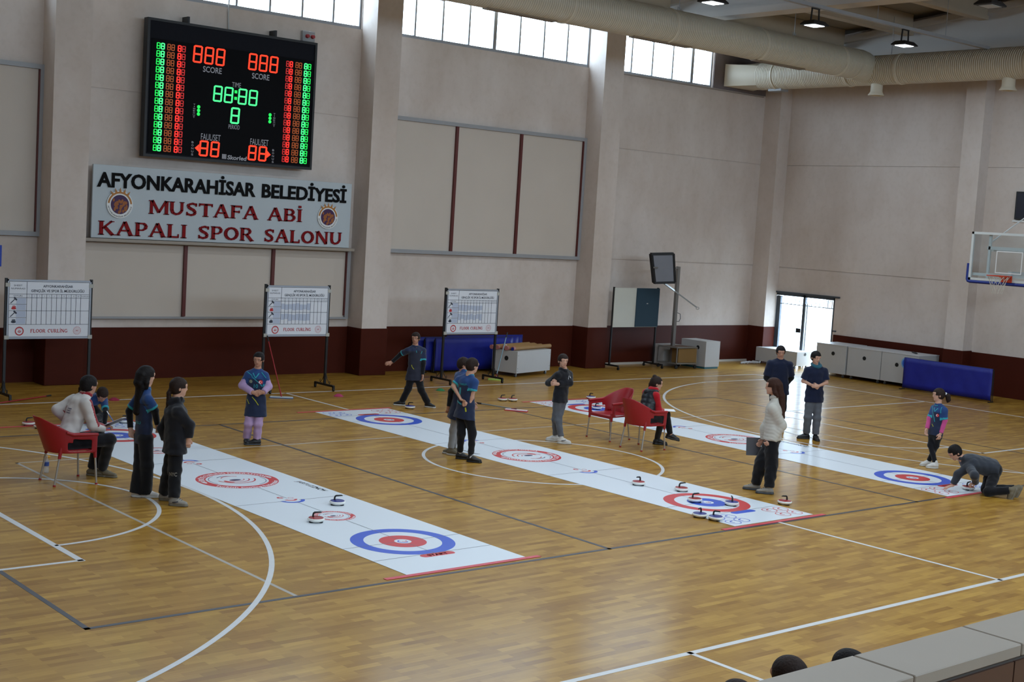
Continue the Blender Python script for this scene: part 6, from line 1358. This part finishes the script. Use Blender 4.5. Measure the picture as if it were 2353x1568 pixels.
def P13():
    p = Person('boy in navy t-shirt, teal neck warmer and grey trousers, hands together', (1874, 1001), (1853, 998), -80, 1.62, (1875, 853), (1870, 920), (1876, 839), (1875, 822, -.03, -65, 14),
        ((1899, 880, -.02), (1880, 888, -.2)), ((1846, 876, .0), (1868, 887, -.18)), (1877, 961, -.03), (1856, 958, -.02), s_=.98, hs=.95, toeL=-85, toeR=185, skin=SKIN2, sw=.16, handL=(dirv(190)-FH*.1, FH), handR=(dirv(-10)-Zv*.3, FH), curlL=.9, curlR=.9)
    p.toeR = dirv(190); p.hair(HB, 'short', line=.05); p.top('t_shirt', [C_tee], sl=.78, hem=.035, loose=.018, slr=(.068, .072, .07), wr=.003)
    b = Blob(.015)
    for i in range(12):
        f = lambda i: p.N+p.up*.0+(p.R*math.cos(i*math.pi/6)*.075+p.F*math.sin(i*math.pi/6)*.075)-p.up*.03*math.sin(i*math.pi/6); b.cone(f(i), f(i+1), .024, .024)
    b.cone(p.N, p.N+p.up*.03, .062, .058); p.part('neck_warmer', b, [C_scarf], .007, .0015)
    p.legs(C_gry, (.088, .07, .062), cut=.05, wr=.004)
    for k in 'LR': p.shoe(k, S_blk, S_blk, chunky=.006)
def P14():
    p = Person('small girl with a ponytail, blue jersey and pink sleeves, standing beside the furthest sheet', (2134, 1060), (2149, 1065), -150, 1.3, (2158, 941), (2149, 1003), (2156, 928), (2156, 908, .0, 178, 4),
        ((2171, 967, -.10), (2162, 996, -.12)), ((2136, 962, .08), (2130, 986, .02)), (2151, 1025, -.0), (2138, 1023, .02), s_=.80, hs=.90, toeL=188, toeR=183, skin=SKIN2, sw=.14)
    p.hair(HD, 'pony', line=.055); jersey(p, hem=-.02, sl=.86, loose=.014, flare=.004); p.sleeves_under('pink_sleeve', C_pnk, (.056, .052, .042)); p.legs(C_blk, (.076, .056, .046), cut=.03, wr=.002)
    crest(p, .055, -.09, .026); dec(p, 'teal_stripe', *strip([(-.10, .04), (-.05, -.04), (.0, -.14), (.02, -.2)], .012), 0, 0, C_teal); dec(p, 'teal_stripe', *strip([(.09, .05), (.10, -.05)], .010), 0, 0, C_teal); V, F = strip([(-.04, .02), (.0, -.04), (.04, .02)], .013); dec(p, 'collar_trim', V, F, 0, .005, C_teal)
    dec(p, 'yellow_stripe', *strip([(-.03, -.24), (.01, -.28)], .009), 0, 0, C_yel)
    for k in 'LR': p.shoe(k, S_wht, L_wht)
def P15():
    B = (13.78, -.12, 0); kl = onZ(2271, 1131, .065); kr = kl+FH*.22+RH*.04; al = onZ(2322, 1127, .13); ar = al+FH*.18+RH*.14
    p = Person('boy in charcoal hooded top kneeling at the furthest sheet, hand on a stone', al, ar, 190, .7, (2226, 1063, .0), (2284, 1078, .06), (2208, 1053, .0), (2194, 1041, -.02, 190, 38),
        ((2202, 1090, -.10), (2189, 1116, -.12)), (onZ(2240, 1093, .32), onZ(2242, 1111, .17)), kl, kr, s_=.92, hs=.96, toeL=190, toeR=186, skin=SKIN2, sw=.15, base=B, handL=(dirv(185)-Zv*.35, -Zv), handR=(dirv(190)-Zv*.15, -Zv), curlL=.25, curlR=.9)
    p.hair(HB, 'short', line=.05); p.top('hooded_top', [C_char], sl=1.9, hem=-.02, loose=.056, slr=(.076, .064, .05), wr=.003, hood=True, flare=.0, belly=0)
    p.legs(C_blk, (.094, .074, .058), cut=.04, wr=.003)
    for k in 'LR': p.shoe(k, S_tan, L_tan, tilt=1.15, chunky=.016, L=.29)
def crowd(n, hx, hy, hz, lab, hm, sc):
    H_ = np.array([hx, hy, hz]); f = dirv(130.5); r = np.cross(f, Zv); P_ = np.array([hx, hy, .55])-f*.12; N_ = H_-Zv*.17-f*.01; C_ = N_-Zv*.1
    al, ar = P_+f*.5-r*.1, P_+f*.5+r*.1; al[2] = ar[2] = .085
    kl, kr = P_+f*.44-r*.1, P_+f*.44+r*.1; kl[2] = kr[2] = .5
    p = Person(lab, al, ar, 130.5, 1.2, C_, P_, N_, (0, 0, 0, 130.5, 5), (C_-r*.2-Zv*.22+f*.05, kl+Zv*.1-f*.1), (C_+r*.2-Zv*.22+f*.05, kr+Zv*.1-f*.1), kl, kr, s_=.95, hs=1.0, skin=SKIN, base=(hx, hy, 0), head_at=H_)
    p.hair(hm, 'short'); p.top('shirt', [sc], sl=1.9, hem=.0, loose=.012); p.legs(C_blk, cut=.04)
    for k in 'LR': p.shoe(k, S_blk, L_wht)
def crowd_all():
    a = onZ(1810, 1559, 1.17); b = onZ(1947, 1541, 1.13); c = onZ(1690, 1616, 1.12)
    crowd(0, *a, 'person whose short dark crown shows largest of those below the tiled parapet', HD, C_blk2); crowd(1, *b, 'black haired person below the parapet, rightmost of the three crowns', HB, C_tee); crowd(2, *c, 'person whose dark hair just shows at the bottom edge below the parapet', HD, C_char)
    t = thing('bench', 'low wooden bench below the parapet on which spectators sit', 'bench', (float(a[0]), float(a[1])-.1, 0), 0)
    MB().box(-1.6, -.2, .41, 1.8, .16, .45, .004).build('bench_seat', mat('bench_wood', (150, 110, 66), .5, noise=(6, .1)), t)
    for x in (-1.4, 0, 1.6): MB().box(x-.03, -.17, 0, x+.03, .13, .41).build('bench_leg', M_blk, t)
for f in (P1, P2, P3, P4, P5, P6, P7, P8, P9, P10, P11, P12, P13, P14, P15, crowd_all): f()
